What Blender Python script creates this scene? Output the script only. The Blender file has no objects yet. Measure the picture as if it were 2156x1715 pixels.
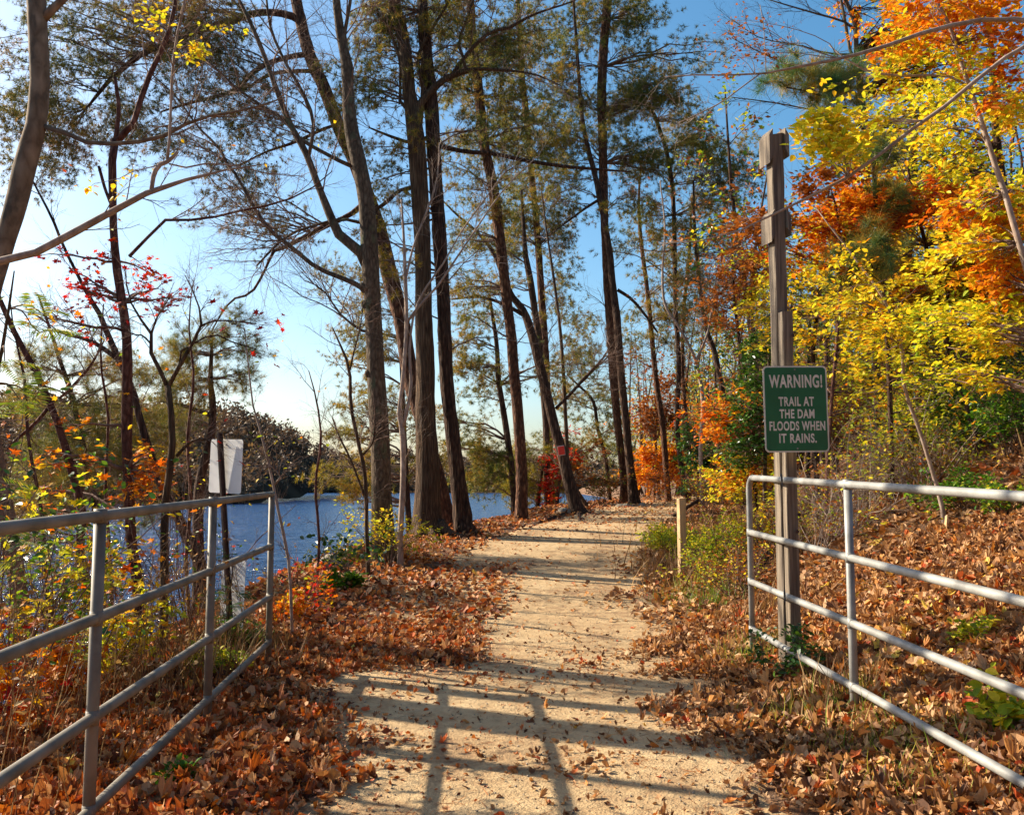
import bpy, math, numpy as np
from mathutils import Vector, Matrix

# ---------------------------------------------------------------- camera, world, sun, exposure
scene = bpy.context.scene
COL = scene.collection
W0, H0, FPX = 2156.0, 1715.0, 1867.0
CAMZ = 1.5
PITCH = math.atan((1018 - 857.5) / FPX)
cam_d = bpy.data.cameras.new("camera")
cam = bpy.data.objects.new("camera", cam_d); COL.objects.link(cam)
cam.location = (0, 0, CAMZ)
cam.rotation_euler = (math.pi / 2 + PITCH, 0, 0)
cam_d.sensor_fit = 'HORIZONTAL'; cam_d.sensor_width = 36.0
cam_d.lens = 36.0 * FPX / W0
cam_d.clip_start = 0.05; cam_d.clip_end = 6000
scene.camera = cam

SUN_EL = math.radians(31.0)
sd = np.array([-0.917, 0.40]); sd /= np.hypot(*sd)
TO_SUN = Vector((sd[0] * math.cos(SUN_EL), sd[1] * math.cos(SUN_EL), math.sin(SUN_EL)))
sl = bpy.data.lights.new("sun", 'SUN'); sl.energy = 5.0; sl.angle = math.radians(0.5)
sl.color = (1.0, 0.87, 0.68)
so = bpy.data.objects.new("sun", sl); COL.objects.link(so)
so.rotation_euler = TO_SUN.to_track_quat('Z', 'Y').to_euler()

world = bpy.data.worlds.new("World"); scene.world = world; world.use_nodes = True
wn = world.node_tree; wn.nodes.clear()
wo = wn.nodes.new('ShaderNodeOutputWorld'); wb = wn.nodes.new('ShaderNodeBackground')
sk = wn.nodes.new('ShaderNodeTexSky'); sk.sky_type = 'NISHITA'; sk.sun_disc = False
sk.sun_elevation = SUN_EL; sk.sun_rotation = math.atan2(TO_SUN.x, TO_SUN.y)
sk.altitude = 0; sk.air_density = 1.0; sk.dust_density = 1.9; sk.ozone_density = 2.0
hs = wn.nodes.new('ShaderNodeHueSaturation'); hs.inputs['Saturation'].default_value = 1.32; hs.inputs['Hue'].default_value = .488
wn.links.new(sk.outputs[0], hs.inputs['Color']); wn.links.new(hs.outputs[0], wb.inputs['Color'])
wb.inputs['Strength'].default_value = 0.092
wn.links.new(wb.outputs[0], wo.inputs['Surface'])
scene.view_settings.view_transform = 'Standard'; scene.view_settings.look = 'None'
scene.view_settings.exposure = 1.2; scene.view_settings.gamma = 1.0
scene.render.engine = 'CYCLES'
scene.cycles.max_bounces = 6; scene.cycles.transmission_bounces = 3; scene.cycles.diffuse_bounces = 3

# ---------------------------------------------------------------- helpers
RNG = np.random.default_rng(7)
cp, sp = math.cos(PITCH), math.sin(PITCH)

def P(x, y, Y):
    """photo position (full-view units) at horizontal distance Y -> world point"""
    a = (x - W0 / 2) / FPX; b = (H0 / 2 - y) / FPX
    v = np.array([a, cp - b * sp, sp + b * cp])
    return np.array([0, 0, CAMZ]) + v * (Y / v[1])

def nrm(v):
    return v / np.maximum(np.linalg.norm(v, axis=-1, keepdims=True), 1e-9)

def sstep(a, b, x):
    t = np.clip((x - a) / (b - a), 0, 1); return t * t * (3 - 2 * t)

_ph = RNG.uniform(0, 6.28, (14, 2)); _fr = RNG.normal(0, 1, (14, 2))
def wob(x, y, f=1.0):
    s = 0
    for k in range(14):
        s = s + np.sin(x * f * _fr[k, 0] * 2.2 + y * f * _fr[k, 1] * 2.2 + _ph[k, 0])
    return s / 3.7

LE = ([-5, 0, 6, 8, 12, 15, 17, 20, 22, 27, 30, 40, 60, 200], [-3.4, -3.2, -3.0, -2.7, -2.9, -2.3, -1.6, -0.7, 0.0, 1.2, 2.6, 5, 9, 26])
RE = ([-5, 4, 7, 10, 12, 15, 18, 25, 30, 40, 60, 200], [1.45, 1.45, 1.25, 1.55, 1.95, 2.9, 3.9, 6.3, 7.8, 10, 14, 40])
BZ = ([-5, 8, 10, 12, 15, 18, 25, 30, 40, 60, 200], [0, 0, .08, .2, .42, .56, .75, .82, .88, .7, .6])
WATER_Z = -1.7
def gz(x, y):
    x = np.asarray(x, float); y = np.asarray(y, float)
    b = np.interp(y, *BZ)
    s = np.maximum(x - np.interp(y, *RE), 0)
    r = .46 * s * s / (s + 1.0); r = np.where(r > 5, 5 + (r - 5) * .15, r)
    l = np.maximum(np.interp(y, *LE) - x, 0)
    d = -0.62 * l * l / (l + 0.8)
    off = sstep(0.2, 1.5, s) + sstep(0.0, 1.5, l)
    n = (0.05 * wob(x, y, .5) + 0.02 * wob(x + 9, y, 1.6)) * np.clip(off, 0, 1) + 0.012 * wob(x, y, .4)
    return np.maximum(b + r + d + n, -3.2)

def solveY(x, y, lo=3.0, hi=60.0):
    for Y in np.arange(lo, hi, .1):
        p = P(x, y, Y)
        if p[2] <= gz(p[0], p[1]): return float(Y)
    return hi

class Acc:
    """collects vertices and faces of ONE mesh"""
    def __init__(s): s.v = []; s.f = []; s.n = 0; s.sm = []
    def add(s, v, faces, smooth=True):
        v = np.asarray(v, float).reshape(-1, 3); faces = np.asarray(faces, int)
        s.v.append(v); s.f.append(faces + s.n); s.sm.append((len(faces), smooth)); s.n += len(v)
    def build(s, name, mat, parent=None, origin=None, kind=None):
        m = bpy.data.meshes.new(name)
        if s.n:
            v = np.concatenate(s.v)
            if origin is not None: v = v - np.asarray(origin)
            li = np.concatenate([f.ravel() for f in s.f])
            lt = np.concatenate([np.full(len(f), f.shape[1]) for f in s.f])
            ls = np.concatenate([[0], np.cumsum(lt)[:-1]])
            m.vertices.add(len(v)); m.vertices.foreach_set('co', v.ravel())
            m.loops.add(len(li)); m.loops.foreach_set('vertex_index', li)
            m.polygons.add(len(lt)); m.polygons.foreach_set('loop_start', ls)
            sm = np.concatenate([np.full(n, b) for n, b in s.sm])
            m.polygons.foreach_set('use_smooth', sm)
            m.update(calc_edges=True); m.validate()
        m.materials.append(mat)
        o = bpy.data.objects.new(name, m); COL.objects.link(o)
        if parent is not None: o.parent = parent
        elif origin is not None: o.location = origin
        if kind: o['kind'] = kind
        return o

def tubes(acc, pts, rad, k=3, ridge=0.0, closed=True):
    """pts (N,M,3), rad (N,M): batch of tapered tubes"""
    pts = np.asarray(pts, float); rad = np.asarray(rad, float)
    if pts.ndim == 2: pts = pts[None]; rad = rad[None]
    N, M, _ = pts.shape
    t = np.empty_like(pts); t[:, 1:-1] = pts[:, 2:] - pts[:, :-2]; t[:, 0] = pts[:, 1] - pts[:, 0]; t[:, -1] = pts[:, -1] - pts[:, -2]
    t = nrm(t); ref = nrm(pts[:, -1] - pts[:, 0])
    ax = np.where(np.abs(ref[:, 2:3]) > .8, np.array([[0.9, .1, 0.]]), np.array([[0, 0.1, 1.]]))
    u = nrm(np.cross(t, ax[:, None, :])); w = np.cross(t, u)
    a = np.arange(k) * 2 * math.pi / k
    ru = rad[:, :, None] * np.ones(k)
    if ridge > 0:
        ridge = ridge * 1.25
        ph = RNG.uniform(0, 6, (N, 1, 1)); mm = np.arange(M)[None, :, None]
        q = np.sin(a * 5 + ph + mm * .13) * .4 + np.sin(a * 9 + ph * 2 - mm * .21) * .35 + np.sin(a * 3 + mm * .35 + ph) * .4
        ru = ru * (1 + ridge * q + ridge * .6 * RNG.normal(0, 1, (N, M, k)))
    v = pts[:, :, None, :] + ru[..., None] * (u[:, :, None, :] * np.cos(a)[:, None] + w[:, :, None, :] * np.sin(a)[:, None])
    i = np.arange(N)[:, None, None] * M * k + np.arange(M - 1)[None, :, None] * k
    j = np.arange(k)[None, None, :]; j2 = (j + 1) % k
    f = np.stack([i + j, i + j2, i + k + j2, i + k + j], -1).reshape(-1, 4)
    acc.add(v.reshape(-1, 3), f)
    if closed and k >= 4:
        for off in (0, (M - 1) * k):
            c = (np.arange(N)[:, None] * M * k + off + np.arange(k)[None, :])
            if off == 0: c = c[:, ::-1]
            n0 = acc.n - N * M * k
            acc.f.append(c + n0); acc.sm.append((N, False))

def cat(pts, n):
    """Catmull-Rom resample of rows of pts to n points"""
    pts = np.asarray(pts, float); m = len(pts)
    if m < 3:
        t = np.linspace(0, 1, n)[:, None]; return pts[0] * (1 - t) + pts[-1] * t
    e = np.vstack([2 * pts[0] - pts[1], pts, 2 * pts[-1] - pts[-2]])
    d = np.concatenate([[0], np.cumsum(np.linalg.norm(np.diff(pts[:, :3], axis=0), axis=1))]); 
    s = np.linspace(0, d[-1], n); idx = np.clip(np.searchsorted(d, s, side='right') - 1, 0, m - 2)
    u = ((s - d[idx]) / np.maximum(d[idx + 1] - d[idx], 1e-9))[:, None]
    p0, p1, p2, p3 = e[idx], e[idx + 1], e[idx + 2], e[idx + 3]
    r = .5 * (2 * p1 + (p2 - p0) * u + (2 * p0 - 5 * p1 + 4 * p2 - p3) * u**2 + (3 * p1 - p0 - 3 * p2 + p3) * u**3)
    return r

def grow(pp, pr, n, t0, t1, L, ang, up, M=5, wb_=.25, rs=.6, rmax=.02, flat=0., droop=0., rng=RNG, taper=.35):
    """children branches of parent polylines. returns pts (K,M,3), rad (K,M)"""
    N, Mp, _ = pp.shape; K = N * n
    par = np.repeat(np.arange(N), n)
    t = (t0 + (t1 - t0) * (np.tile(np.arange(n), N) + rng.uniform(0, 1, K)) / n) * (Mp - 1)
    i = np.clip(t.astype(int), 0, Mp - 2); u = (t - i)[:, None]
    st = pp[par, i] * (1 - u) + pp[par, i + 1] * u
    tg = nrm(pp[par, i + 1] - pp[par, i]); r0 = pr[par, i] * (1 - u[:, 0]) + pr[par, i + 1] * u[:, 0]
    rv = rng.normal(0, 1, (K, 3)); rv[:, 2] *= (1 - flat)
    pe = nrm(rv - tg * np.sum(rv * tg, -1, keepdims=True)); 
    a = ang * rng.uniform(.7, 1.3, K)[:, None]
    d = nrm(tg * np.cos(a) + pe * np.sin(a) + np.array([0, 0, up]))
    ll = L * rng.uniform(.5, 1.3, K) * (1 - .45 * t / (Mp - 1))
    pts = np.empty((K, M, 3)); pts[:, 0] = st; cur = d
    for k in range(1, M):
        cur = nrm(cur + rng.normal(0, wb_, (K, 3)) + np.array([0, 0, -droop / M]))
        pts[:, k] = pts[:, k - 1] + cur * (ll / (M - 1))[:, None]
    rr = np.minimum(r0 * rs, rmax)[:, None] * np.linspace(1, taper, M)[None]
    return pts, rr

def frames(dirs, upv=None, rng=RNG, rollsd=3.14):
    d = nrm(dirs); N = len(d)
    up = np.tile([0, 0, 1.], (N, 1)) if upv is None else upv
    up = up + rng.normal(0, .02, (N, 3))
    y = nrm(np.cross(up, d)); z = np.cross(d, y)
    a = rng.normal(0, rollsd, N)[:, None] if rollsd < 3 else rng.uniform(0, 6.283, N)[:, None]
    y2 = y * np.cos(a) + z * np.sin(a); z2 = -y * np.sin(a) + z * np.cos(a)
    return np.stack([d, y2, z2], -1)      # columns = axes

def inst(acc, tmpl, pos, R, s, smooth=False):
    tv, tf = tmpl; N = len(pos)
    if N == 0: return
    v = np.einsum('nij,mj->nmi', R, tv) * np.asarray(s).reshape(N, 1, 1) + pos[:, None, :]
    n = len(tv)
    for f in tf:
        acc_f = (f[None] + (np.arange(N) * n)[:, None, None]).reshape(-1, f.shape[1])
        acc.f.append(acc_f + acc.n); acc.sm.append((len(acc_f), smooth))
    acc.v.append(v.reshape(-1, 3)); acc.n += N * n

def cull_inst(acc, tmpls, pos, dirs, s, rollsd=3.14, upv=None, rng=RNG):
    k = rng.integers(0, len(tmpls), len(pos)); s = np.asarray(s) * np.ones(len(pos))
    R = frames(dirs, upv, rng, rollsd)
    for i, t in enumerate(tmpls):
        m = k == i; inst(acc, t, pos[m], R[m], s[m])

# ---------------------------------------------------------------- templates (unit size)
def T(v, *fs): return (np.array(v, float), [np.array(f, int) for f in fs])
def tm_ovate(w=.28, fold=.06, bend=.1):
    v = [(0, 0, 0), (.3, w, fold - bend * .09), (.65, w * .85, fold - bend * .42), (1, 0, -bend), (.65, -w * .85, fold - bend * .42), (.3, -w, fold - bend * .09), (.33, 0, -bend * .1), (.66, 0, -bend * .43)]
    return T(v, [(0, 6, 1), (7, 3, 2), (0, 5, 6), (7, 4, 3)], [(6, 7, 2, 1), (6, 5, 4, 7)])
def tm_dia(w=.3):
    return T([(0, 0, 0), (.45, w, .06), (1, 0, -.05), (.45, -w, .06)], [(0, 2, 1), (0, 3, 2)])
def tm_lobed(seed, lob=5, curl=.5, depth=.42):
    r = np.random.default_rng(seed); n = lob * 2 + 1
    a = np.linspace(-math.pi * .82, math.pi * .82, n); rad = np.where(np.arange(n) % 2 == 0, 1 - depth, 1.) * r.uniform(.8, 1.1, n) * .5
    x = rad * np.cos(a) * 1.15 + .1; y = rad * np.sin(a) * .9
    z = curl * (x * x * r.uniform(-.8, 1.2) + y * y * r.uniform(.3, 1.8)) + r.normal(0, .05, n)
    v = [(0, 0, -.03)] + list(zip(x, y, z)) + [(-.55, 0.01, .08)]
    f = [(0, i, i + 1) for i in range(1, n)] + [(0, n, n + 1), (0, n + 1, 1)]
    return T(v, f)
def tm_tuft(seed, n=9, spread=1.0, w=.05, back=-.1):
    r = np.random.default_rng(seed); v = []; f = []
    for i in range(n):
        d = nrm(np.array([r.uniform(back, 1), r.normal(0, spread), r.normal(0, spread * .8) + .15])) * r.uniform(.7, 1.1)
        q = nrm(np.cross(d, r.normal(0, 1, 3))) * w; b = np.array([r.uniform(-.15, .15), 0, 0])
        v += [b - q * .5, b + q * .5, b + d]; f.append((3 * i, 3 * i + 1, 3 * i + 2))
    return T(v, f)
def tm_pinnate(seed, n=13, w=.07):
    r = np.random.default_rng(seed); v = [(0, -.008, 0), (0, .008, 0), (1, 0, -.25)]; f = [(0, 1, 2)]; q = []
    for i in range(n):
        x = .12 + .88 * i / n; z = -.25 * x * x; L = .34 * math.sin(math.pi * (.18 + .75 * i / n)) + .05
        for sg in (-1, 1):
            b = len(v); dx = L * .35; dz = -L * r.uniform(.15, .5)
            v += [(x, 0, z), (x + dx * .5 + w * .35, sg * L * .5, z + dz * .4), (x + dx, sg * L, z + dz), (x + dx * .5 - w * .35, sg * L * .5, z + dz * .4)]
            q.append((b, b + 1, b + 2, b + 3))
    return T(v, f, q)
def tm_blade(seed):
    r = np.random.default_rng(seed); b = r.uniform(.2, .7); w = .02
    v = []
    for k in range(4):
        t = k / 3; v += [(b * t * t, -w * (1 - t * .9), t * (1 - .25 * b)), (b * t * t, w * (1 - t * .9), t * (1 - .25 * b))]
    return T(v, [(2 * k, 2 * k + 1, 2 * k + 3, 2 * k + 2) for k in range(3)])
def tm_cone():
    v = [(0, 0, 0)]; 
    for x, q in ((.3, .3), (.7, .22)):
        v += [(x, q, 0), (x, 0, q), (x, -q, 0), (x, 0, -q)]
    v.append((1, 0, 0))
    f = [(0, 1 + (k + 1) % 4, 1 + k) for k in range(4)] + [(9, 5 + k, 5 + (k + 1) % 4) for k in range(4)]
    return T(v, f, [(1 + k, 1 + (k + 1) % 4, 5 + (k + 1) % 4, 5 + k) for k in range(4)])
OV = [tm_ovate(.26, .07, .1), tm_ovate(.3, .03, .22), tm_ovate(.22, .1, -.05)]
DIA = [tm_dia(.3), tm_dia(.22)]
LOB = [tm_lobed(i, 4 + i % 3, .8 + .4 * i, [.04, .2, .1, .28][i % 4]) for i in range(7)]
CUR = [tm_ovate(.24, .22, .5), tm_ovate(.3, .3, -.3), tm_ovate(.2, .15, .7)]
MAP = [tm_lobed(20 + i, 5, .3, .5) for i in range(3)]
TUF = [tm_tuft(i, 17, .95, .075) for i in range(5)]
LTUF = [tm_tuft(30 + i, 36, .7, .02, -.1) for i in range(4)]
PIN = [tm_pinnate(i) for i in range(3)]
BLA = [tm_blade(i) for i in range(4)]
CONE = [tm_cone()]

# ---------------------------------------------------------------- materials
def mat(name):
    m = bpy.data.materials.new(name); m.use_nodes = True; nt = m.node_tree; nt.nodes.clear()
    o = nt.nodes.new('ShaderNodeOutputMaterial'); return m, nt, o
def N_(nt, t, **kw):
    n = nt.nodes.new(t)
    for k, v in kw.items():
        if k in n.inputs: n.inputs[k].default_value = v
        else: setattr(n, k, v)
    return n
def ramp(nt, stops, fac, interp='LINEAR'):
    r = nt.nodes.new('ShaderNodeValToRGB'); r.color_ramp.interpolation = interp
    e = r.color_ramp.elements
    while len(e) > 1: e.remove(e[0])
    e[0].position = stops[0][0]; e[0].color = (*stops[0][1], 1)
    for p, c in stops[1:]:
        q = e.new(p); q.color = (*c, 1)
    nt.links.new(fac, r.inputs[0]); return r.outputs[0]
def coords(nt, scale=(1, 1, 1)):
    g = nt.nodes.new('ShaderNodeTexCoord'); mp = nt.nodes.new('ShaderNodeMapping'); mp.inputs['Scale'].default_value = scale
    nt.links.new(g.outputs['Object'], mp.inputs[0]); return mp.outputs[0]
def noise(nt, vec, sc, det=3, rough=.55, dist=0):
    n = N_(nt, 'ShaderNodeTexNoise', Scale=sc, Detail=det, Roughness=rough, Distortion=dist); nt.links.new(vec, n.inputs['Vector']); return n.outputs['Fac']
def mathn(nt, op, a, b):
    n = nt.nodes.new('ShaderNodeMath'); n.operation = op
    for i, q in enumerate((a, b)):
        if isinstance(q, (int, float)): n.inputs[i].default_value = q
        else: nt.links.new(q, n.inputs[i])
    return n.outputs[0]
def bump(nt, h, st=.5, dist=.02):
    b = N_(nt, 'ShaderNodeBump', Strength=st, Distance=dist); nt.links.new(h, b.inputs['Height']); return b.outputs[0]
def mixc(nt, f, a, b, mode='MIX'):
    n = nt.nodes.new('ShaderNodeMix'); n.data_type = 'RGBA'; n.blend_type = mode
    for s, q in ((n.inputs[0], f), (n.inputs[6], a), (n.inputs[7], b)):
        if isinstance(q, (int, float)): s.default_value = q
        elif isinstance(q, tuple): s.default_value = (*q, 1)
        else: nt.links.new(q, s)
    return n.outputs[2]
def leafmat(name, stops, trans=.45, clump=.9, cw=.5, rough=.55, interp='LINEAR', spec=.3):
    """leaf colours: random per leaf, drifting in clumps; thin, lets light through"""
    m, nt, o = mat(name); g = nt.nodes.new('ShaderNodeNewGeometry')
    v = coords(nt); c = noise(nt, v, clump, 2)
    c = mathn(nt, 'MULTIPLY', mathn(nt, 'SUBTRACT', c, .5), 2.4 * cw)
    r = mathn(nt, 'MULTIPLY', g.outputs['Random Per Island'], 1 - cw * .5)
    f = mathn(nt, 'ADD', mathn(nt, 'ADD', r, c), cw * .25)
    col = ramp(nt, stops, f, interp)
    nz = noise(nt, v, 60, 2); col = mixc(nt, .35, col, ramp(nt, [(.3, (.55, .5, .45)), (.65, (1.1, 1.1, 1.1))], nz), 'MULTIPLY')
    p = N_(nt, 'ShaderNodeBsdfPrincipled', Roughness=rough); p.inputs['Specular IOR Level'].default_value = spec
    nt.links.new(col, p.inputs['Base Color'])
    if trans > 0:
        t = nt.nodes.new('ShaderNodeBsdfTranslucent'); nt.links.new(mixc(nt, 1., col, (1., .92, .7), 'MULTIPLY'), t.inputs[0])
        mx = nt.nodes.new('ShaderNodeMixShader'); mx.inputs[0].default_value = trans
        nt.links.new(p.outputs[0], mx.inputs[1]); nt.links.new(t.outputs[0], mx.inputs[2]); nt.links.new(mx.outputs[0], o.inputs[0])
    else: nt.links.new(p.outputs[0], o.inputs[0])
    return m
def barkmat(name, c0, c1, c2, sc=(14, 14, 2.2), bst=.9, bd=.03, patch=None):
    c0, c1, c2 = [tuple(q * k for q, k in zip(c, (.82, .76, .72))) for c in (c0, c1, c2)] if bst > .7 else (c0, c1, c2)
    m, nt, o = mat(name); v = coords(nt, sc)
    n1 = noise(nt, v, 1.6, 5, .6, .6); vo = N_(nt, 'ShaderNodeTexVoronoi', Scale=1.3, feature='DISTANCE_TO_EDGE'); nt.links.new(v, vo.inputs[0])
    h = mathn(nt, 'ADD', mathn(nt, 'MULTIPLY', n1, .8), mathn(nt, 'MULTIPLY', vo.outputs['Distance'], .8))
    col = ramp(nt, [(.25, c0), (.55, c1), (.85, c2)], h)
    big = noise(nt, coords(nt), 1.3, 3)
    col = mixc(nt, .5, col, ramp(nt, [(.35, (.6, .6, .6)), (.65, (1.25, 1.2, 1.1))], big), 'MULTIPLY')
    if patch:
        l = noise(nt, coords(nt, (1, 1, .6)), 5, 4); col = mixc(nt, ramp(nt, [(.58, (0, 0, 0)), (.68, (1, 1, 1))], l), col, patch)
    p = N_(nt, 'ShaderNodeBsdfPrincipled', Roughness=.9); p.inputs['Specular IOR Level'].default_value = .2
    nt.links.new(col, p.inputs['Base Color']); nt.links.new(bump(nt, h, bst, bd), p.inputs['Normal']); nt.links.new(p.outputs[0], o.inputs[0])
    return m
M = {}
M['pinebark'] = barkmat('pine bark', (.02, .01, .007), (.13, .062, .036), (.32, .185, .11), (11, 11, 3.4), 1., .055)
M['darkbark'] = barkmat('dark furrowed bark', (.014, .008, .006), (.085, .05, .034), (.22, .145, .095), (13, 13, 2.4), 1., .055)
M['oakbark'] = barkmat('ridged grey brown bark', (.025, .014, .008), (.125, .082, .05), (.26, .185, .12), (22, 22, 1.6), 1., .05)
M['greybark'] = barkmat('smooth grey bark', (.04, .03, .02), (.13, .10, .07), (.22, .18, .13), (14, 14, 5.), .8, .02, (.09, .10, .055))
M['palebark'] = barkmat('pale sapling bark', (.22, .16, .12), (.36, .28, .23), (.48, .40, .34), (9, 9, 5), .35, .008)
M['redbark'] = barkmat('flaky reddish bark', (.04, .018, .014), (.14, .065, .05), (.27, .16, .13), (16, 16, 6), 1., .02)
M['tanbark'] = barkmat('smooth tan bark', (.10, .065, .04), (.21, .15, .10), (.31, .23, .16), (6, 6, 3.), .5, .012, (.09, .07, .05))
M['twig'] = barkmat('twig bark', (.10, .06, .045), (.20, .13, .10), (.34, .25, .20), (9, 9, 9), .2, .004)
M['needle'] = leafmat('pine needles', [(.0, (.04, .085, .025)), (.3, (.09, .14, .03)), (.52, (.22, .22, .04)), (.75, (.42, .30, .05)), (1, (.40, .18, .04))], .45, .8, .6, .5)
M['needlebrown'] = leafmat('browning pine needles', [(.0, (.05, .085, .02)), (.35, (.13, .14, .03)), (.6, (.26, .20, .05)), (.85, (.42, .24, .06)), (1, (.40, .15, .04))], .4, .55, .7, .5)
M['needleyel'] = leafmat('yellowing pine needles', [(.0, (.07, .10, .015)), (.4, (.22, .22, .025)), (.75, (.50, .34, .03)), (1, (.5, .22, .02))], .4, .6, .6, .5)
M['needlelong'] = leafmat('long pine needles', [(.0, (.05, .14, .06)), (.45, (.11, .22, .06)), (.7, (.4, .32, .05)), (1, (.65, .36, .05))], .3, 2.5, .9, .4)
M['yellow'] = leafmat('yellow beech leaves', [(.0, (.24, .38, .02)), (.22, (.58, .64, .03)), (.5, (.86, .76, .04)), (.75, (.90, .60, .025)), (1, (.80, .28, .015))], .5, .7, .45)
M['yellowgreen'] = leafmat('yellow green leaves', [(.0, (.10, .22, .015)), (.4, (.36, .46, .02)), (.8, (.8, .66, .03)), (1, (.85, .5, .02))], .5, .6, .5)
M['orange'] = leafmat('orange leaves', [(.0, (.75, .5, .02)), (.3, (.82, .33, .012)), (.65, (.7, .16, .008)), (1, (.38, .04, .01))], .5, .6, .6)
M['red'] = leafmat('red maple leaves', [(.0, (.28, .012, .015)), (.5, (.55, .02, .012)), (.8, (.72, .07, .01)), (1, (.75, .25, .02))], .5, .9, .4)
M['rust'] = leafmat('rust leaves', [(.0, (.12, .04, .015)), (.5, (.35, .11, .02)), (1, (.6, .22, .03))], .4, .5, .5)
M['green'] = leafmat('dark green leaves', [(.0, (.012, .05, .01)), (.5, (.035, .11, .015)), (.85, (.12, .25, .02)), (1, (.3, .38, .03))], .3, .8, .5, .35, spec=.5)
M['lightgreen'] = leafmat('fresh green leaves', [(.0, (.03, .11, .01)), (.5, (.10, .26, .015)), (1, (.33, .48, .02))], .45, .8, .4)
M['litter'] = leafmat('fallen leaves', [(.0, (.07, .03, .015)), (.22, (.20, .085, .035)), (.45, (.40, .20, .08)), (.68, (.62, .39, .20)), (.84, (.56, .24, .05)), (.93, (.45, .06, .015)), (.98, (.75, .55, .10))], .25, .5, .2, .6)
M['litterred'] = leafmat('red fallen leaves', [(.0, (.07, .022, .012)), (.22, (.22, .065, .02)), (.42, (.46, .13, .025)), (.6, (.60, .28, .10)), (.75, (.68, .42, .22)), (.88, (.58, .10, .015)), (1, (.70, .30, .03))], .22, .7, .15, .6)
M['grass'] = leafmat('grass blades', [(.0, (.07, .15, .015)), (.5, (.22, .34, .03)), (.8, (.5, .46, .07)), (1, (.5, .33, .12))], .35, .8, .4, .5)
M['deadgrass'] = leafmat('dead stalks', [(.0, (.10, .045, .02)), (.5, (.28, .15, .06)), (1, (.5, .34, .13))], .2, .8, .4, .7)
M['cone'] = leafmat('pine cones', [(.0, (.02, .012, .01)), (1, (.09, .045, .03))], 0, 1, .2, .8)

def simple(name, c0, c1, rough=.5, metal=0., sc=(8, 8, 8), bst=.1, bd=.003, lo=.35, hi=.65, det=4):
    m, nt, o = mat(name); v = coords(nt, sc); n = noise(nt, v, 1, det)
    p = N_(nt, 'ShaderNodeBsdfPrincipled', Roughness=rough, Metallic=metal); p.inputs['Specular IOR Level'].default_value = .0 if rough > .94 else .5
    nt.links.new(ramp(nt, [(lo, c0), (hi, c1)], n), p.inputs['Base Color']); nt.links.new(bump(nt, noise(nt, v, 3.3, 4), bst, bd), p.inputs['Normal'])
    nt.links.new(p.outputs[0], o.inputs[0]); return m
M['galv'] = simple('galvanised pipe', (.15, .15, .142), (.32, .32, .30), .5, .1, (5, 5, 5), .15, .002)
M['galvshade'] = simple('shaded pipe', (.11, .095, .07), (.21, .185, .145), .6, .0, (6, 6, 6), .2, .002)  # pipe of the left gate, its shadow side darkened into the base colour
M['wood'] = simple('weathered post wood', (.075, .055, .04), (.24, .19, .135), .85, 0, (45, 45, 2.0), .7, .004)
M['newwood'] = simple('new stake wood', (.42, .26, .12), (.60, .42, .22), .75, 0, (30, 30, 2.0), .3, .002)
M['signgreen'] = simple('green sign paint', (.002, .10, .035), (.003, .13, .045), .5, 0, (6, 6, 6), .03, .001)
M['signedge'] = simple('sign lettering', (.58, .55, .46), (.72, .69, .60), .45, 0, (9, 9, 9), .03, .001)
M['white'] = simple('white sign back', (.74, .74, .72), (.86, .86, .85), .4, .0, (3, 3, 3), .05, .002)
M['brownsteel'] = simple('brown steel post', (.03, .014, .012), (.06, .03, .025), .5, .3, (12, 12, 12), .2, .002)
M['blacktie'] = simple('black tie', (.01, .01, .01), (.02, .02, .02), .4)
M['redblaze'] = simple('red blaze', (.72, .03, .015), (.80, .05, .02), .5)
M['whiteedge'] = simple('pale tag edge', (.6, .55, .5), (.7, .65, .6), .5)
M['stone'] = simple('stone', (.16, .13, .10), (.34, .29, .22), .9, 0, (5, 5, 5), .8, .03)

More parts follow.
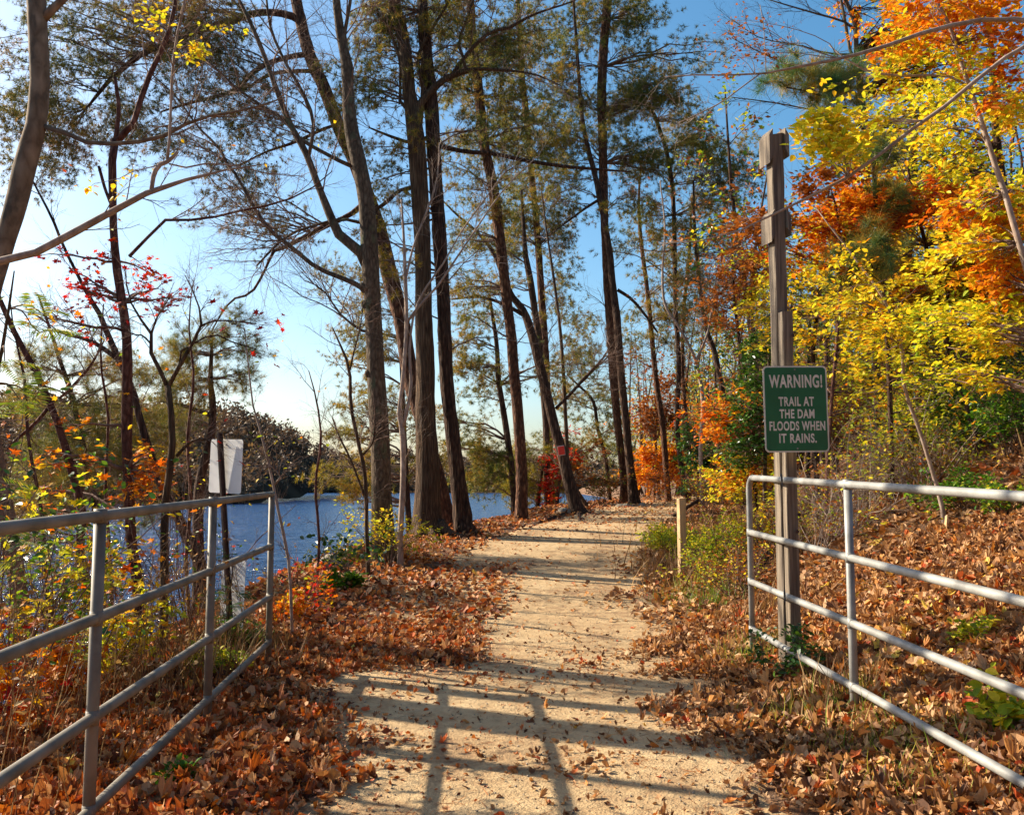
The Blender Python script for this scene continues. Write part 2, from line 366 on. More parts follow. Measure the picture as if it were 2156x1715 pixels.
# ground
def groundmat():
    m, nt, o = mat('forest floor'); v = coords(nt)
    n = noise(nt, v, 2.2, 6, .65); n2 = noise(nt, v, 28, 4, .6)
    f = mathn(nt, 'ADD', mathn(nt, 'MULTIPLY', n, .5), mathn(nt, 'MULTIPLY', n2, .5))
    col = ramp(nt, [(.3, (.035, .018, .01)), (.45, (.11, .055, .025)), (.58, (.24, .12, .05)), (.7, (.36, .22, .11))], f)
    p = N_(nt, 'ShaderNodeBsdfPrincipled', Roughness=.95); nt.links.new(col, p.inputs['Base Color'])
    nt.links.new(bump(nt, n2, 1., .05), p.inputs['Normal']); nt.links.new(p.outputs[0], o.inputs[0]); return m
def pathmat():
    m, nt, o = mat('sandy gravel'); v = coords(nt)
    n = noise(nt, v, 1.1, 5, .6); n2 = noise(nt, v, 45, 4, .7); n3 = noise(nt, v, 9, 4, .6)
    vo = N_(nt, 'ShaderNodeTexVoronoi', Scale=85.); nt.links.new(v, vo.inputs[0])
    f = mathn(nt, 'ADD', mathn(nt, 'MULTIPLY', n, .5), mathn(nt, 'ADD', mathn(nt, 'MULTIPLY', n2, .18), mathn(nt, 'MULTIPLY', n3, .32)))
    col = ramp(nt, [(.36, (.14, .07, .032)), (.44, (.32, .20, .095)), (.52, (.44, .30, .15)), (.66, (.54, .395, .22))], f)
    bwv = ramp(nt, [(0., (.25, .22, .2)), (1., (.8, .78, .74))], vo.outputs['Color']); col = mixc(nt, .2, col, bwv, 'SOFT_LIGHT')
    p = N_(nt, 'ShaderNodeBsdfPrincipled', Roughness=.95); nt.links.new(col, p.inputs['Base Color'])
    h = mathn(nt, 'ADD', mathn(nt, 'MULTIPLY', vo.outputs['Distance'], -.25), mathn(nt, 'ADD', n2, mathn(nt, 'MULTIPLY', n3, 2.)))
    nt.links.new(bump(nt, h, .7, .02), p.inputs['Normal']); nt.links.new(p.outputs[0], o.inputs[0]); return m
def watermat():
    m, nt, o = mat('lake water'); v = coords(nt, (1, 1.0, 1)); v2 = coords(nt, (.35, .8, 1))
    a = noise(nt, v2, 1.0, 3, .55, .6); b = noise(nt, v2, 4.2, 4, .6, .3)
    h = mathn(nt, 'ADD', mathn(nt, 'POWER', a, 1.5), mathn(nt, 'MULTIPLY', b, .28))
    p = N_(nt, 'ShaderNodeBsdfPrincipled', Roughness=.16); p.inputs['Base Color'].default_value = (.008, .052, .16, 1); p.inputs['IOR'].default_value = 1.33
    nt.links.new(bump(nt, h, 1., 1.1), p.inputs['Normal']); nt.links.new(p.outputs[0], o.inputs[0]); return m
M['ground'] = groundmat(); M['path'] = pathmat(); M['water'] = watermat()
M['hill'] = simple('far wooded ground', (.025, .018, .014), (.06, .04, .027), .95, 0, (.1, .1, .1))
M['farwood'] = leafmat('far bare woods', [(.0, (.05, .035, .025)), (.45, (.13, .085, .055)), (.75, (.24, .145, .08)), (.9, (.32, .18, .06)), (1, (.07, .09, .03))], .25, .02, .7)
M['farpine'] = leafmat('far pines', [(.0, (.015, .03, .012)), (1, (.05, .07, .025))], .2, .05, .5)

# ---------------------------------------------------------------- object bookkeeping
def tag(o, label=None, cat_=None, group=None, kind=None):
    if label: o['label'] = label
    if cat_: o['category'] = cat_
    if group: o['group'] = group
    if kind: o['kind'] = kind
    return o
def empty(name, loc, label, cat_, group=None):
    o = bpy.data.objects.new(name, None); COL.objects.link(o); o.location = loc; o.empty_display_size = .2
    return tag(o, label, cat_, group)

# ---------------------------------------------------------------- ground, trail, water, far shore
def grid(xs, ys, zf):
    X, Y = np.meshgrid(xs, ys, indexing='ij'); v = np.stack([X, Y, zf(X, Y)], -1).reshape(-1, 3)
    nx, ny = len(xs), len(ys); i = np.arange(nx - 1)[:, None] * ny + np.arange(ny - 1)[None]
    f = np.stack([i, i + ny, i + ny + 1, i + 1], -1).reshape(-1, 4); return v, f
def axis(fine0, fine1, st, lo, hi, g=1.12):
    a = list(np.arange(fine0, fine1, st)); s = st; b = []
    x = fine0
    while x > lo: s *= g; x -= s; b.append(x)
    s = st; x = a[-1]
    while x < hi: s *= g; x += s; a.append(x)
    return np.array(b[::-1] + a)
g = Acc(); xs = axis(-7, 9, .12, -900, 900); ys = axis(1, 40, .16, -60, 2500)
def gfar(x, y):
    z = gz(x, y); far = sstep(150, 260, y + .0 * x) * sstep(-400, -40, x + 0) 
    return z + far * 4
g.add(*grid(xs, ys, gz)); tag(g.build('ground', M['ground']), kind='structure')

CX = ([-5, 4, 6.5, 8, 12, 15, 18, 25, 30, 40, 60], [.15, .15, -.15, -.15, .25, .75, 1.45, 3.6, 5.0, 8.5, 16])
HW = ([-5, 4, 6.5, 8, 12, 15, 18, 25, 30, 40, 60], [1.15, 1.2, 1.5, 1.6, 1.5, 1.5, 1.5, 1.4, 1.4, 1.4, 1.4])
pa = Acc(); yy = np.arange(-3, 60, .12); uu = np.linspace(-1, 1, 31)
hw = np.interp(yy, *HW); cx = np.interp(yy, *CX)
L_ = hw + .12 * wob(yy * 0 + 3, yy, 1.1) + .05 * wob(yy * 0, yy, 4); R_ = hw + .12 * wob(yy * 0 - 5, yy, 1.1) + .05 * wob(yy * 0 + 7, yy, 4)
X = cx[:, None] + np.where(uu < 0, uu * L_[:, None], uu * R_[:, None]); Yg = np.repeat(yy[:, None], len(uu), 1)
Z = gz(X, Yg) + .022 - .03 * (np.abs(uu) > .97)
v = np.stack([X, Yg, Z], -1).reshape(-1, 3); i = np.arange(len(yy) - 1)[:, None] * 31 + np.arange(30)[None]
pa.add(v, np.stack([i, i + 1, i + 32, i + 31], -1).reshape(-1, 4)); tag(pa.build('trail', M['path']), kind='structure')

w = Acc(); wx = np.array([-900, -300, -100, -30, 40, 200, 900.]); wy = np.array([-40, 0, 30, 80, 200, 500, 1500.])
w.add(*grid(wx, wy, lambda x, y: x * 0 + WATER_Z)); tag(w.build('lake', M['water']), kind='structure')

# far hills: ridge profile read off the skyline, as real terrain at its distance
def hill(name, prof, Yd, depth, n=90):
    a = Acc(); px = np.linspace(prof[0][0], prof[-1][0], n); ph = np.interp(px, [p[0] for p in prof], [p[1] for p in prof])
    x = (px - W0 / 2) / FPX * Yd
    top = np.array([P(p, q, Yd)[2] for p, q in zip(px, ph)])
    rows = []
    for k, u in enumerate(np.linspace(0, 1, 14)):
        yk = Yd - depth * .45 + depth * u; h = math.sin(min(u / .55, 1.) * math.pi / 2)**1.1 * (1 - .5 * max(0, u - .55))
        rows.append(np.stack([x * (yk / Yd)**0 , np.full(n, yk) + 3 * np.sin(x * .07 + k), WATER_Z - .5 + (top - WATER_Z + .5) * h + .6 * np.sin(x * .21 + k * 2)], -1))
    v = np.stack(rows, 1).reshape(-1, 3); i = np.arange(n - 1)[:, None] * 14 + np.arange(13)[None]
    a.add(v, np.stack([i, i + 14, i + 15, i + 1], -1).reshape(-1, 4)); tag(a.build(name, M['hill']), kind='structure')
    return np.stack(rows, 1)
def woods(name, H, count, hgt, label, leaf, size, rows=14, seed=1, spread=1.):
    """far-off wood: many small crowns of leaf cards on short trunks, one mass"""
    r = np.random.default_rng(seed); tr = Acc(); n = H.shape[0]; pos = []; sc = []; up = []
    ptr = []; prd = []
    for _ in range(count):
        a = r.uniform(0, n - 1.01); b = (rows - 1.01) * r.uniform(0, 1)**(1.6 if name[0] == 'h' else 2.6); i = int(a); j = int(b)
        p = H[i, j] * (1 - a + i) + H[i + 1, j] * (a - i); p = p * (1 - b + j) + H[i, j + 1] * (b - j) if j + 1 < H.shape[1] else p
        h = hgt * r.uniform(.6, 1.25); ptr.append([p, p + [r.normal(0, .3), 0, h * .9]]); prd.append([.02 * h, .006 * h])
        m = 70; q = nrm(r.normal(0, 1, (m, 3))) * r.uniform(.2, 1, (m, 1))**.5 * np.array([.33, .33, .42]) * h + p + [0, 0, h * .6]
        pos.append(q); sc.append(np.full(m, size * r.uniform(.7, 1.3)))
    tubes(tr, np.array(ptr), np.array(prd), 3)
    pos = np.concatenate(pos); inst_d = nrm(r.normal(0, 1, (len(pos), 3)))
    cull_inst(tr, DIA, pos, inst_d, np.concatenate(sc), rng=r)
    o = tr.build(name, leaf, origin=(0, 0, 0)); tag(o, label, 'woods', kind='stuff'); return o
Hh = hill('hill', [(-420, 850), (-100, 862), (200, 880), (330, 886), (450, 893), (520, 915), (560, 935), (610, 965), (640, 1000), (665, 1036)], 190, 110)
woods('hillside_woods', Hh, 900, 6.0, 'bare brown wooded hillside across the lake at left', M['farwood'], .9, seed=3)
Hf = hill('far_hill', [(300, 965), (560, 962), (640, 968), (700, 972), (900, 975), (1100, 985), (1300, 985), (1700, 960), (2300, 950), (2900, 950)], 380, 150)
woods('far_shore_woods', Hf, 1700, 6.0, 'low hazy line of woods along the far lake shore', M['farwood'], 1.4, seed=4)

# ---------------------------------------------------------------- tree builder
def poly(pts, Y, n=None):
    w = []
    for p in pts:
        yy_ = Y + (p[3] if len(p) > 3 else 0); q = P(p[0], p[1], yy_); w.append([*q, p[2] * .475 * yy_ / FPX])
    w = np.array(w); L = np.sum(np.linalg.norm(np.diff(w[:, :3], axis=0), axis=1))
    c = cat(w, n or int(np.clip(L / .22, 8, 90))); return c[:, :3], np.maximum(c[:, 3], .002)
def res(pts, rad, M=14):
    i = np.linspace(0, len(pts) - 1, M); j = np.clip(i.astype(int), 0, len(pts) - 2); u = (i - j)[:, None]
    return pts[j] * (1 - u) + pts[j + 1] * u, rad[j] * (1 - u[:, 0]) + rad[j + 1] * u[:, 0]
def leaves_on(pts, per, size, tm, acc, rng, t0=.25, roll=.5, hang=.0, rot=.9, jit=.02, flat=True):
    K, Mp, _ = pts.shape; n = K * per; par = np.repeat(np.arange(K), per)
    t = rng.uniform(t0, 1, n) * (Mp - 1); i = np.clip(t.astype(int), 0, Mp - 2); u = (t - i)[:, None]
    p = pts[par, i] * (1 - u) + pts[par, i + 1] * u + rng.normal(0, jit, (n, 3)); tg = nrm(pts[par, i + 1] - pts[par, i])
    side = nrm(np.cross(tg, [0, 0, 1.])) * rng.choice([-1, 1], n)[:, None]
    d = nrm(tg * .6 + side * rot + rng.normal(0, .3, (n, 3)) + np.array([0, 0, -hang]))
    cull_inst(acc, tm, p, d, size * rng.uniform(.6, 1.25, n), roll if flat else 3.14, rng=rng)
class Tree:
    def __init__(s, name, label, cat_, Y, trunk, bark, group=None, flare=1.5, sides=14, ridge=.05, part='trunk', seed=0, ground=True):
        s.rng = np.random.default_rng(seed or int(abs(trunk[0][0] * 7 + trunk[0][1])))
        if Y is None: Y = solveY(trunk[0][0], trunk[0][1])
        s.Y = Y; p, r = poly(trunk, Y); b = p[0].copy()
        if ground:
            zg = float(gz(b[0], b[1]))
            k = np.arange(len(p)); h = p[:, 2] - zg
            if b[2] > zg + .02:      # trunk runs on down to the ground behind what hides it
                d = nrm(p[0] - p[min(4, len(p) - 1)]); d = nrm(d * .4 + np.array([0, 0, -1.])); L = (b[2] - zg + .25) / -d[2]; m = max(3, int(L / .25))
                e = b + d * np.linspace(1, 1 / m, m)[:, None] * L; p = np.vstack([e, p]); r = np.concatenate([np.full(m, r[0]) * np.linspace(1.08, 1, m), r])
            else:
                p = np.vstack([b - [0, 0, .3 + max(0, zg - b[2])], p]); r = np.concatenate([[r[0] * 1.2], r])
            h = np.maximum(p[:, 2] - zg, 0); r = r * (1 + (flare - 1) * np.exp(-h / (r.max() * 1.6 + .02)))
            s.base = np.array([p[0][0], p[0][1], zg])
        else: s.base = b
        s.p, s.r = p, r; s.e = empty(name, s.base, label, cat_, group); s.bark = M[bark]
        a = Acc(); tubes(a, p, r, sides, ridge); a.build(part, s.bark, s.e, s.base)
        s.lines = [res(p, r)]; s.tw = Acc(); s.fo = {}; s.co = Acc(); s.label = label
    def limb(s, pts, sides=9, ridge=.03, dY=0, twigs=True, bark=None, part='limb', label=None):
        p, r = poly(pts, s.Y + dY); a = Acc(); tubes(a, p, r, sides, ridge); o = a.build(part, M[bark] if bark else s.bark, s.e, s.base)
        if label: o['label'] = label
        if twigs: s.lines.append(res(p, r))
        return s
    def par(s, sel=None):
        L = s.lines if sel is None else [s.lines[i] for i in sel]
        return np.stack([l[0] for l in L]), np.stack([l[1] for l in L])
    def twigs(s, levels, sel=None, t0=.25, leaf=None):
        pp, pr = s.par(sel); out = []
        for k, (n, L, ang, up, rmax) in enumerate(levels):
            M_ = 7 if k == 0 else 5 if k == 1 else 4
            pp, pr = grow(pp, pr, n, t0 if k == 0 else .2, 1, L, ang, up, M_, .16 if k == 0 else .22, .6, rmax, rng=s.rng)
            tubes(s.tw, pp, pr, 4 if k == 0 else 3); out.append((pp, pr))
        s.last = pp
        if leaf: s.leaf(pp, *leaf)
        return out
    def leaf(s, pts, matn, size, per, tm, frac=1., **kw):
        if frac < 1: pts = pts[s.rng.uniform(size=len(pts)) < frac]
        acc = s.fo.setdefault(matn, Acc()); leaves_on(pts, per, size, tm, acc, s.rng, **kw)
    def zone(s, zs, kind, matn, dens=1., size=None, LL=1., cones=0, sel=None, rise=.2, dspread=None, per=None, tms=None):
        """limbs reaching from the trunk into crown regions (cx,cy,rx,ry,n[,dY]), carrying sprays"""
        pp, pr = s.par(sel); allp = pp.reshape(-1, 3); allr = pr.reshape(-1)
        if kind in ('leaf', 'pine'):      # leaves of these trees hang in flat layers
            zz = []
            for z in zs:
                k = max(1, int(round(z[3] / 11)) if kind == 'leaf' else int(round(z[3] / 16)))
                for j in range(k): zz.append((z[0] + s.rng.normal(0, .4) * z[2], z[1] + ((j + s.rng.uniform(0, 1)) / k * 2 - 1) * z[3] * 1.3, z[2] * s.rng.uniform(.6, 1.15), 6, z[4] / k * (2.3 if kind == 'leaf' else 1.3) + .5, *z[5:]))
            zs = zz
        for z in zs:
            cx_, cy, rx, ry, n = z[:5]; dY = z[5] if len(z) > 5 else 0; n = max(1, int(n * dens * (.78 if kind == 'pine' and tms is None else 1)))
            a = s.rng.uniform(0, 6.28, n); q = s.rng.uniform(0, 1, n)**.5
            sdp = dspread if dspread is not None else min(1.6, rx / FPX * s.Y)
            T_ = np.array([P(cx_ + rx * q_ * math.cos(a_), cy + ry * q_ * math.sin(a_), s.Y + dY + e) for a_, q_, e in zip(a, q, s.rng.uniform(-1, 1, n) * sdp)])
            hd = np.linalg.norm(T_[:, None, :2] - allp[None, :, :2], axis=-1); dz = (T_[:, None, 2] - rise * hd) - allp[None, :, 2]
            c = np.abs(dz) * 1.0 + hd * .35; i = np.argmin(c, 1); S = allp[i]; r0 = np.minimum(allr[i] * .4, .012 + .008 * np.linalg.norm(T_ - S, axis=1))
            u = np.linspace(0, 1, 8)[None, :, None]; d = T_ - S; L = np.linalg.norm(d, axis=1)[:, None, None]
            pts = S[:, None] + d[:, None] * u + np.array([0, 0, 1.]) * (np.sin(u * math.pi) * L * .06)
            wn_ = np.cumsum(s.rng.normal(0, .022, (n, 8, 3)), 1); wn_[:, 0] = 0; pts = pts + wn_ * L
            rad = r0[:, None] * np.linspace(1, .25, 8)[None]
            tubes(s.tw, pts, rad, 4)
            if kind == 'pine':
                lt = tms is LTUF; l1, r1 = grow(pts, rad, 4 if lt else 10, .25, 1., .78 * LL, .95, .04, 4, .2, .5, .007, flat=.85, rng=s.rng)
                l2, r2 = grow(l1, r1, 2, .3, 1, .28 * LL, .8, .12, 3, .2, .6, .004, flat=.5, rng=s.rng)
                tubes(s.tw, l1, r1, 3); tubes(s.tw, l2, r2, 3)
                ends = np.concatenate([l1, np.concatenate([l2, l2[:, -1:]], 1)]); ac = s.fo.setdefault(matn, Acc())
                pe = np.concatenate([(l2[:, 1] + l2[:, 2]) * .5, l2[:, 2], (l1[:, 2] + l1[:, 3]) * .5, l1[:, 3]]); de = np.concatenate([l2[:, 2] - l2[:, 1]] * 2 + [l1[:, 3] - l1[:, 2]] * 2)
                pe = pe + s.rng.normal(0, .02, pe.shape)
                cull_inst(ac, tms or TUF, pe, nrm(de) + [0, 0, .25], (size or .105) * 1.12 * s.rng.uniform(.65, 1.2, len(pe)), rng=s.rng)
                if cones:
                    m = s.rng.uniform(size=len(l1)) < cones; pc = l1[m][:, 2] + s.rng.normal(0, .03, (m.sum(), 3)); dc = s.rng.normal(0, 1, pc.shape) + [0, 0, -.5]
                    inst(s.co, CONE[0], pc, frames(dc, rng=s.rng), s.rng.uniform(.05, .08, len(pc)), True)
            elif kind == 'leaf':
                l1, r1 = grow(pts, rad, 5, .3, 1., .6 * LL, .9, .0, 5, .15, .5, .006, flat=.88, rng=s.rng)
                l2, r2 = grow(l1, r1, 3, .25, 1, .3 * LL, .75, .0, 4, .18, .6, .003, flat=.8, rng=s.rng)
                tubes(s.tw, l1, r1, 3); tubes(s.tw, l2, r2, 3)
                ac = s.fo.setdefault(matn, Acc())
                leaves_on(l2, per or 5, size or .08, tms or OV, ac, s.rng, .1, .45); leaves_on(l1, 3, size or .08, tms or OV, ac, s.rng, .4, .45)
        return s
    def done(s, twigmat='twig'):
        if s.tw.n: s.tw.build('twigs', M[twigmat], s.e, s.base)
        for k, a in s.fo.items():
            if a.n: a.build('foliage', M[k], s.e, s.base)
        if s.co.n: s.co.build('cones', M['cone'], s.e, s.base, 'stuff')
        return s
BARE = [(10, 1.0, .7, .2, .011), (7, .5, .7, .1, .005), (5, .26, .7, .05, .003)]

# ---------------------------------------------------------------- trees at left
t = Tree('broadleaf_tree', 'thick leaning smooth tan trunk at the left edge, forking near the top', 'tree', 8.5,
    [(62, 1446, 40), (48, 1300, 36), (20, 1130, 38), (-15, 950, 40), (-38, 780, 40), (-25, 640, 41), (13, 500, 42), (33, 433, 46), (56, 333, 48), (75, 267, 43), (84, 167, 42), (80, 67, 42), (76, -20, 40), (70, -220, 36), (60, -420, 28)], 'tanbark', flare=1.3, sides=20, ridge=.02, seed=11)
t.limb([(92, 40, 20), (110, 20, 19), (145, -12, 16), (210, -80, 12)])
t.limb([(85, 265, 13), (105, 270, 12), (133, 277, 11), (167, 297, 10.5), (240, 303, 10), (300, 297, 9.5), (353, 283, 9), (400, 257, 8), (450, 242, 6.5), (523, 230, 5), (600, 205, 3)], label='long sweeping limb reaching right over the water')
t.twigs([(9, 1.0, .7, .1, .008), (6, .5, .7, .05, .004), (4, .25, .7, 0, .0022)], sel=[1, 2], t0=.3); t.done()

t = Tree('maple_tree', 'reddish flaky upright trunk with a snapped top left of the white sign', 'tree', 9.0,
    [(297, 1300, 25), (288, 1210, 24), (277, 1140, 22), (268, 972, 21), (267, 872, 23), (268, 738, 21), (260, 655, 19), (247, 572, 18), (240, 500, 17), (238, 417, 16), (237, 333, 17), (243, 293, 17)], 'redbark', flare=1.25, sides=16, ridge=.05, seed=12)
t.limb([(243, 298, 11), (250, 233, 9.5), (247, 200, 9), (242, 163, 8)], label='short broken upright stub')
t.limb([(247, 298, 15), (267, 280, 14), (287, 247, 13.5), (303, 187, 12.5), (327, 133, 12), (353, 77, 10.5), (370, 0, 9), (380, -90, 7)])
t.limb([(232, 425, 8), (222, 400, 7), (214, 372, 7), (208, 350, 6.5)], twigs=False, label='broken spur')
t.limb([(272, 540, 8), (300, 510, 7), (325, 487, 7), (353, 461, 7), (400, 463, 6), (460, 455, 5.5), (520, 440, 5), (583, 428, 4.5), (650, 400, 3.5), (700, 360, 2)])
t.limb([(266, 700, 5), (236, 688, 7), (205, 690, 6.5), (160, 680, 6), (118, 670, 4)])
t.twigs([(9, .8, .7, .15, .006), (6, .42, .7, .05, .0032), (4, .22, .7, 0, .002)], sel=[2, 3, 4], t0=.15)
t.zone([(160, 620, 60, 30, 2), (230, 590, 60, 40, 2), (120, 570, 50, 20, 1), (300, 590, 60, 40, 1), (400, 620, 60, 30, 1)], 'leaf', 'red', .7, .065, .4, per=1, tms=MAP)
t.zone([(150, 1000, 110, 70, 7), (280, 985, 60, 40, 7), (340, 1000, 50, 30, 5)], 'leaf', 'orange', .25, .08, .5, per=1, tms=MAP, sel=[0])
t.done()

t = Tree('leaning_tree', 'pale pinkish bare limb arching in from the left edge to the maple top', 'tree', 5.2,
    [(-330, 1720, 60), (-320, 1400, 56), (-300, 1000, 50), (-270, 720, 46), (-250, 400, 40), (-240, 100, 34)], 'palebark', flare=1.2, sides=14, ridge=.02, seed=13)
t.limb([(-265, 620, 24), (-120, 575, 20), (0, 550, 18), (80, 530, 17), (133, 500, 16.5), (183, 477, 16), (233, 447, 15.5), (273, 423, 14), (327, 399, 12), (365, 385, 9), (400, 377, 8), (440, 367, 6), (500, 352, 3.5), (560, 345, 2)], sides=12)
t.limb([(318, 404, 10), (321, 385, 10), (324, 367, 11), (333, 350, 11), (344, 343, 10.5), (358, 338, 9), (366, 328, 8), (374, 319, 7)], twigs=False)
t.limb([(352, 342, 7), (355, 320, 6.5), (358, 267, 6), (362, 167, 6), (366, 120, 6), (370, 83, 6), (387, 20, 5), (391, -40, 4)])
t.limb([(356, 345, 4), (370, 357, 4.5), (395, 352, 4), (440, 344, 4), (500, 350, 3.5), (567, 366, 2.5), (640, 371, 1.8)])
t.twigs([(8, .5, .7, .1, .004), (6, .28, .7, .05, .002), (3, .14, .7, 0, .0015)], sel=[1, 2, 3], t0=.45)
t.leaf(t.last, 'yellow', .035, 1, DIA, frac=.04, roll=1.4, hang=.6)
t.zone([(425, 90, 26, 12, 2), (490, 40, 20, 10, 1), (280, 14, 40, 10, 2), (180, 400, 30, 10, 1)], 'leaf', 'yellow', .7, .04, .18, per=1, sel=[2], dspread=.3)
t.done()

t = Tree('slanting_tree', 'dark slanting stem crossing behind the reddish trunk down to the water', 'tree', 11.5,
    [(437, 1262, 26), (428, 1203, 25), (405, 1150, 25), (380, 1099, 22), (363, 1062, 20), (337, 1015, 18), (320, 965, 17), (297, 892, 16), (280, 825, 15), (257, 772, 14), (227, 705, 13), (207, 655, 11), (187, 625, 10), (160, 572, 7), (133, 517, 6.5), (110, 460, 6), (70, 383, 4), (50, 340, 2)], 'darkbark', flare=1.3, ridge=.05, seed=14)
t.limb([(385, 1100, 9), (360, 1050, 8), (328, 1045, 8), (300, 1035, 8), (282, 1030, 5)])
t.limb([(257, 765, 10), (227, 740, 11), (190, 717, 9), (140, 703, 7), (100, 690, 4)])
t.twigs([(12, .9, .7, .1, .007), (6, .5, .7, .05, .0035), (4, .25, .7, 0, .0025)], t0=.3)
t.leaf(t.last, 'orange', .08, 1, MAP, frac=.06, roll=1.2); t.done()

t = Tree('forked_sapling', 'slender brown sapling forking like a letter Y left of the white sign', 'sapling', 8.3,
    [(345, 1300, 19), (346, 1143, 18), (347, 1072, 16), (353, 1022, 16), (362, 955, 15), (362, 889, 14), (353, 812, 14)], 'oakbark', flare=1.2, ridge=.02, seed=15)
t.limb([(353, 815, 10), (340, 785, 9.5), (320, 752, 9), (317, 720, 8.5), (318, 699, 7), (305, 680, 6), (290, 665, 5), (275, 635, 4), (267, 602, 3), (262, 560, 2)])
t.limb([(354, 815, 10), (368, 790, 9.5), (378, 765, 9), (395, 742, 8), (407, 719, 7), (420, 699, 7), (424, 679, 6), (420, 650, 4), (405, 610, 3), (390, 580, 2)])
t.limb([(378, 768, 5), (380, 745, 5), (385, 735, 4.5), (410, 722, 4), (450, 704, 4), (490, 720, 3), (540, 735, 2)])
t.limb([(318, 702, 5), (330, 670, 4), (345, 645, 3), (360, 620, 2)])
t.limb([(424, 685, 4), (450, 676, 4), (480, 675, 3.5), (540, 681, 2)])
t.limb([(316, 722, 4), (300, 706, 4), (280, 703, 3), (240, 680, 2)])
t.limb([(372, 960, 8), (390, 940, 6), (410, 926, 5), (440, 925, 3)])
t.twigs([(9, .55, .65, .12, .004), (6, .32, .7, .05, .0022), (4, .16, .7, 0, .0016)], sel=range(1, 8), t0=.25)
t.leaf(t.last, 'red', .075, 1, MAP, frac=.035, roll=1.3, hang=.4); t.done()

t = Tree('pine_tree', 'thin dark pine with sparse tiers of needles behind the white sign', 'pine tree', 15.5,
    [(418, 1150, 24), (417, 1072, 23), (423, 1005, 21), (443, 922, 18), (448, 855, 15), (443, 805, 11), (445, 745, 8), (448, 700, 4)], 'darkbark', flare=1.3, ridge=.05, seed=16)
t.limb([(440, 872, 11), (410, 862, 10), (382, 852, 7), (340, 845, 4)], sides=7)
t.zone([(430, 745, 60, 14, 7), (370, 735, 50, 12, 4), (420, 790, 60, 14, 7), (350, 830, 70, 14, 7), (490, 715, 50, 12, 4), (500, 800, 60, 14, 5), (330, 880, 60, 16, 6), (470, 690, 40, 10, 3), (380, 900, 60, 20, 5)], 'pine', 'needle', .85, .17, .9, tms=LTUF)
t.done('redbark' if False else 'twig')

t = Tree('young_pine', 'bushy dark green young pine low at left in front of the hill', 'pine tree', 12.5,
    [(215, 1200, 18), (200, 1060, 16), (175, 940, 13), (150, 830, 11), (125, 755, 9), (108, 700, 7), (80, 620, 4)], 'darkbark', flare=1.2, ridge=.04, seed=17)
t.zone([(230, 800, 90, 20, 8), (130, 850, 90, 30, 10), (260, 880, 80, 26, 8), (100, 950, 90, 36, 11), (240, 960, 80, 34, 10), (330, 985, 60, 30, 6), (60, 760, 60, 30, 5), (180, 1030, 120, 30, 10), (60, 1080, 80, 40, 7), (330, 1050, 60, 20, 5)], 'pine', 'needle', .8, .16, 1., tms=LTUF)
t.done()

t = Tree('curved_tree', 'bent brown trunk sweeping down from the left edge toward the near gate post', 'tree', 8.8,
    [(200, 1290, 23), (197, 1283, 22), (180, 1226, 20), (163, 1170, 19), (175, 1100, 19), (160, 1015, 18), (143, 965, 18), (127, 905, 15), (107, 855, 15), (73, 779, 14), (33, 705, 12), (0, 632, 11), (-30, 560, 9)], 'redbark', flare=1.2, ridge=.03, seed=18)
t.limb([(107, 850, 7), (135, 830, 6), (165, 800, 6), (190, 770, 5.5), (205, 745, 4), (220, 715, 3)])
t.limb([(100, 860, 8), (75, 890, 8), (40, 920, 7), (15, 945, 5)])
t.twigs([(9, .7, .7, .1, .006), (6, .4, .7, .05, .003), (4, .2, .7, 0, .002)], t0=.2)
t.leaf(t.last, 'orange', .07, 1, MAP, frac=.05, roll=1.2); t.leaf(t.last, 'lightgreen', .06, 1, OV, frac=.05); t.done()

t = Tree('thin_sapling', 'thin wavy pale sapling rising just right of the far left gate post', 'sapling', 8.6,
    [(612, 1235, 7), (608, 1186, 7), (603, 1139, 7), (590, 1105, 7), (582, 1050, 6), (570, 995, 6), (553, 922, 5), (533, 855, 4), (520, 739, 3), (515, 690, 2)], 'palebark', flare=1.1, sides=7, ridge=.01, seed=19)
t.limb([(578, 1018, 4), (590, 1003, 3.5), (575, 985, 3), (560, 975, 2)])
t.twigs([(14, .5, .8, .1, .003), (5, .25, .7, .05, .002), (3, .14, .7, 0, .0015)], t0=.2)
t.leaf(t.last, 'yellowgreen', .05, 1, OV, frac=.06); t.done()

for lb, Y, tr, sd_ in (
    ('thin dark sapling between the forked sapling and the white sign', 9.8, [(398, 1290, 9), (392, 1180, 8), (402, 1050, 8), (395, 920, 7), (408, 800, 6), (398, 690, 4), (405, 600, 2)], 71),
    ('thin stem close to the left of the reddish flaky trunk', 9.4, [(238, 1330, 9), (232, 1180, 8), (222, 1020, 7), (228, 880, 6), (212, 760, 5), (218, 640, 3)], 72),
    ('slight sapling at the left edge crossing the bent trunk', 7.6, [(118, 1400, 9), (100, 1250, 8), (88, 1080, 8), (60, 930, 7), (52, 800, 6), (30, 700, 4), (20, 620, 2)], 73),
    ('spindly sapling over the water between the gate end and the bent sapling', 11.0, [(668, 1225, 7), (672, 1130, 6), (664, 1020, 6), (676, 930, 5), (668, 850, 4), (650, 780, 2)], 74)):
    t = Tree('thin_sapling', lb, 'sapling', Y, tr, 'redbark', flare=1.1, sides=7, ridge=.02, seed=sd_)
    t.twigs([(14, .8, .8, .1, .005), (6, .45, .7, .05, .003), (4, .25, .7, 0, .002)], t0=.15); t.leaf(t.last, 'yellow' if sd_ % 2 else 'orange', .055, 1, OV, frac=.05, roll=1.2, hang=.4); t.done()

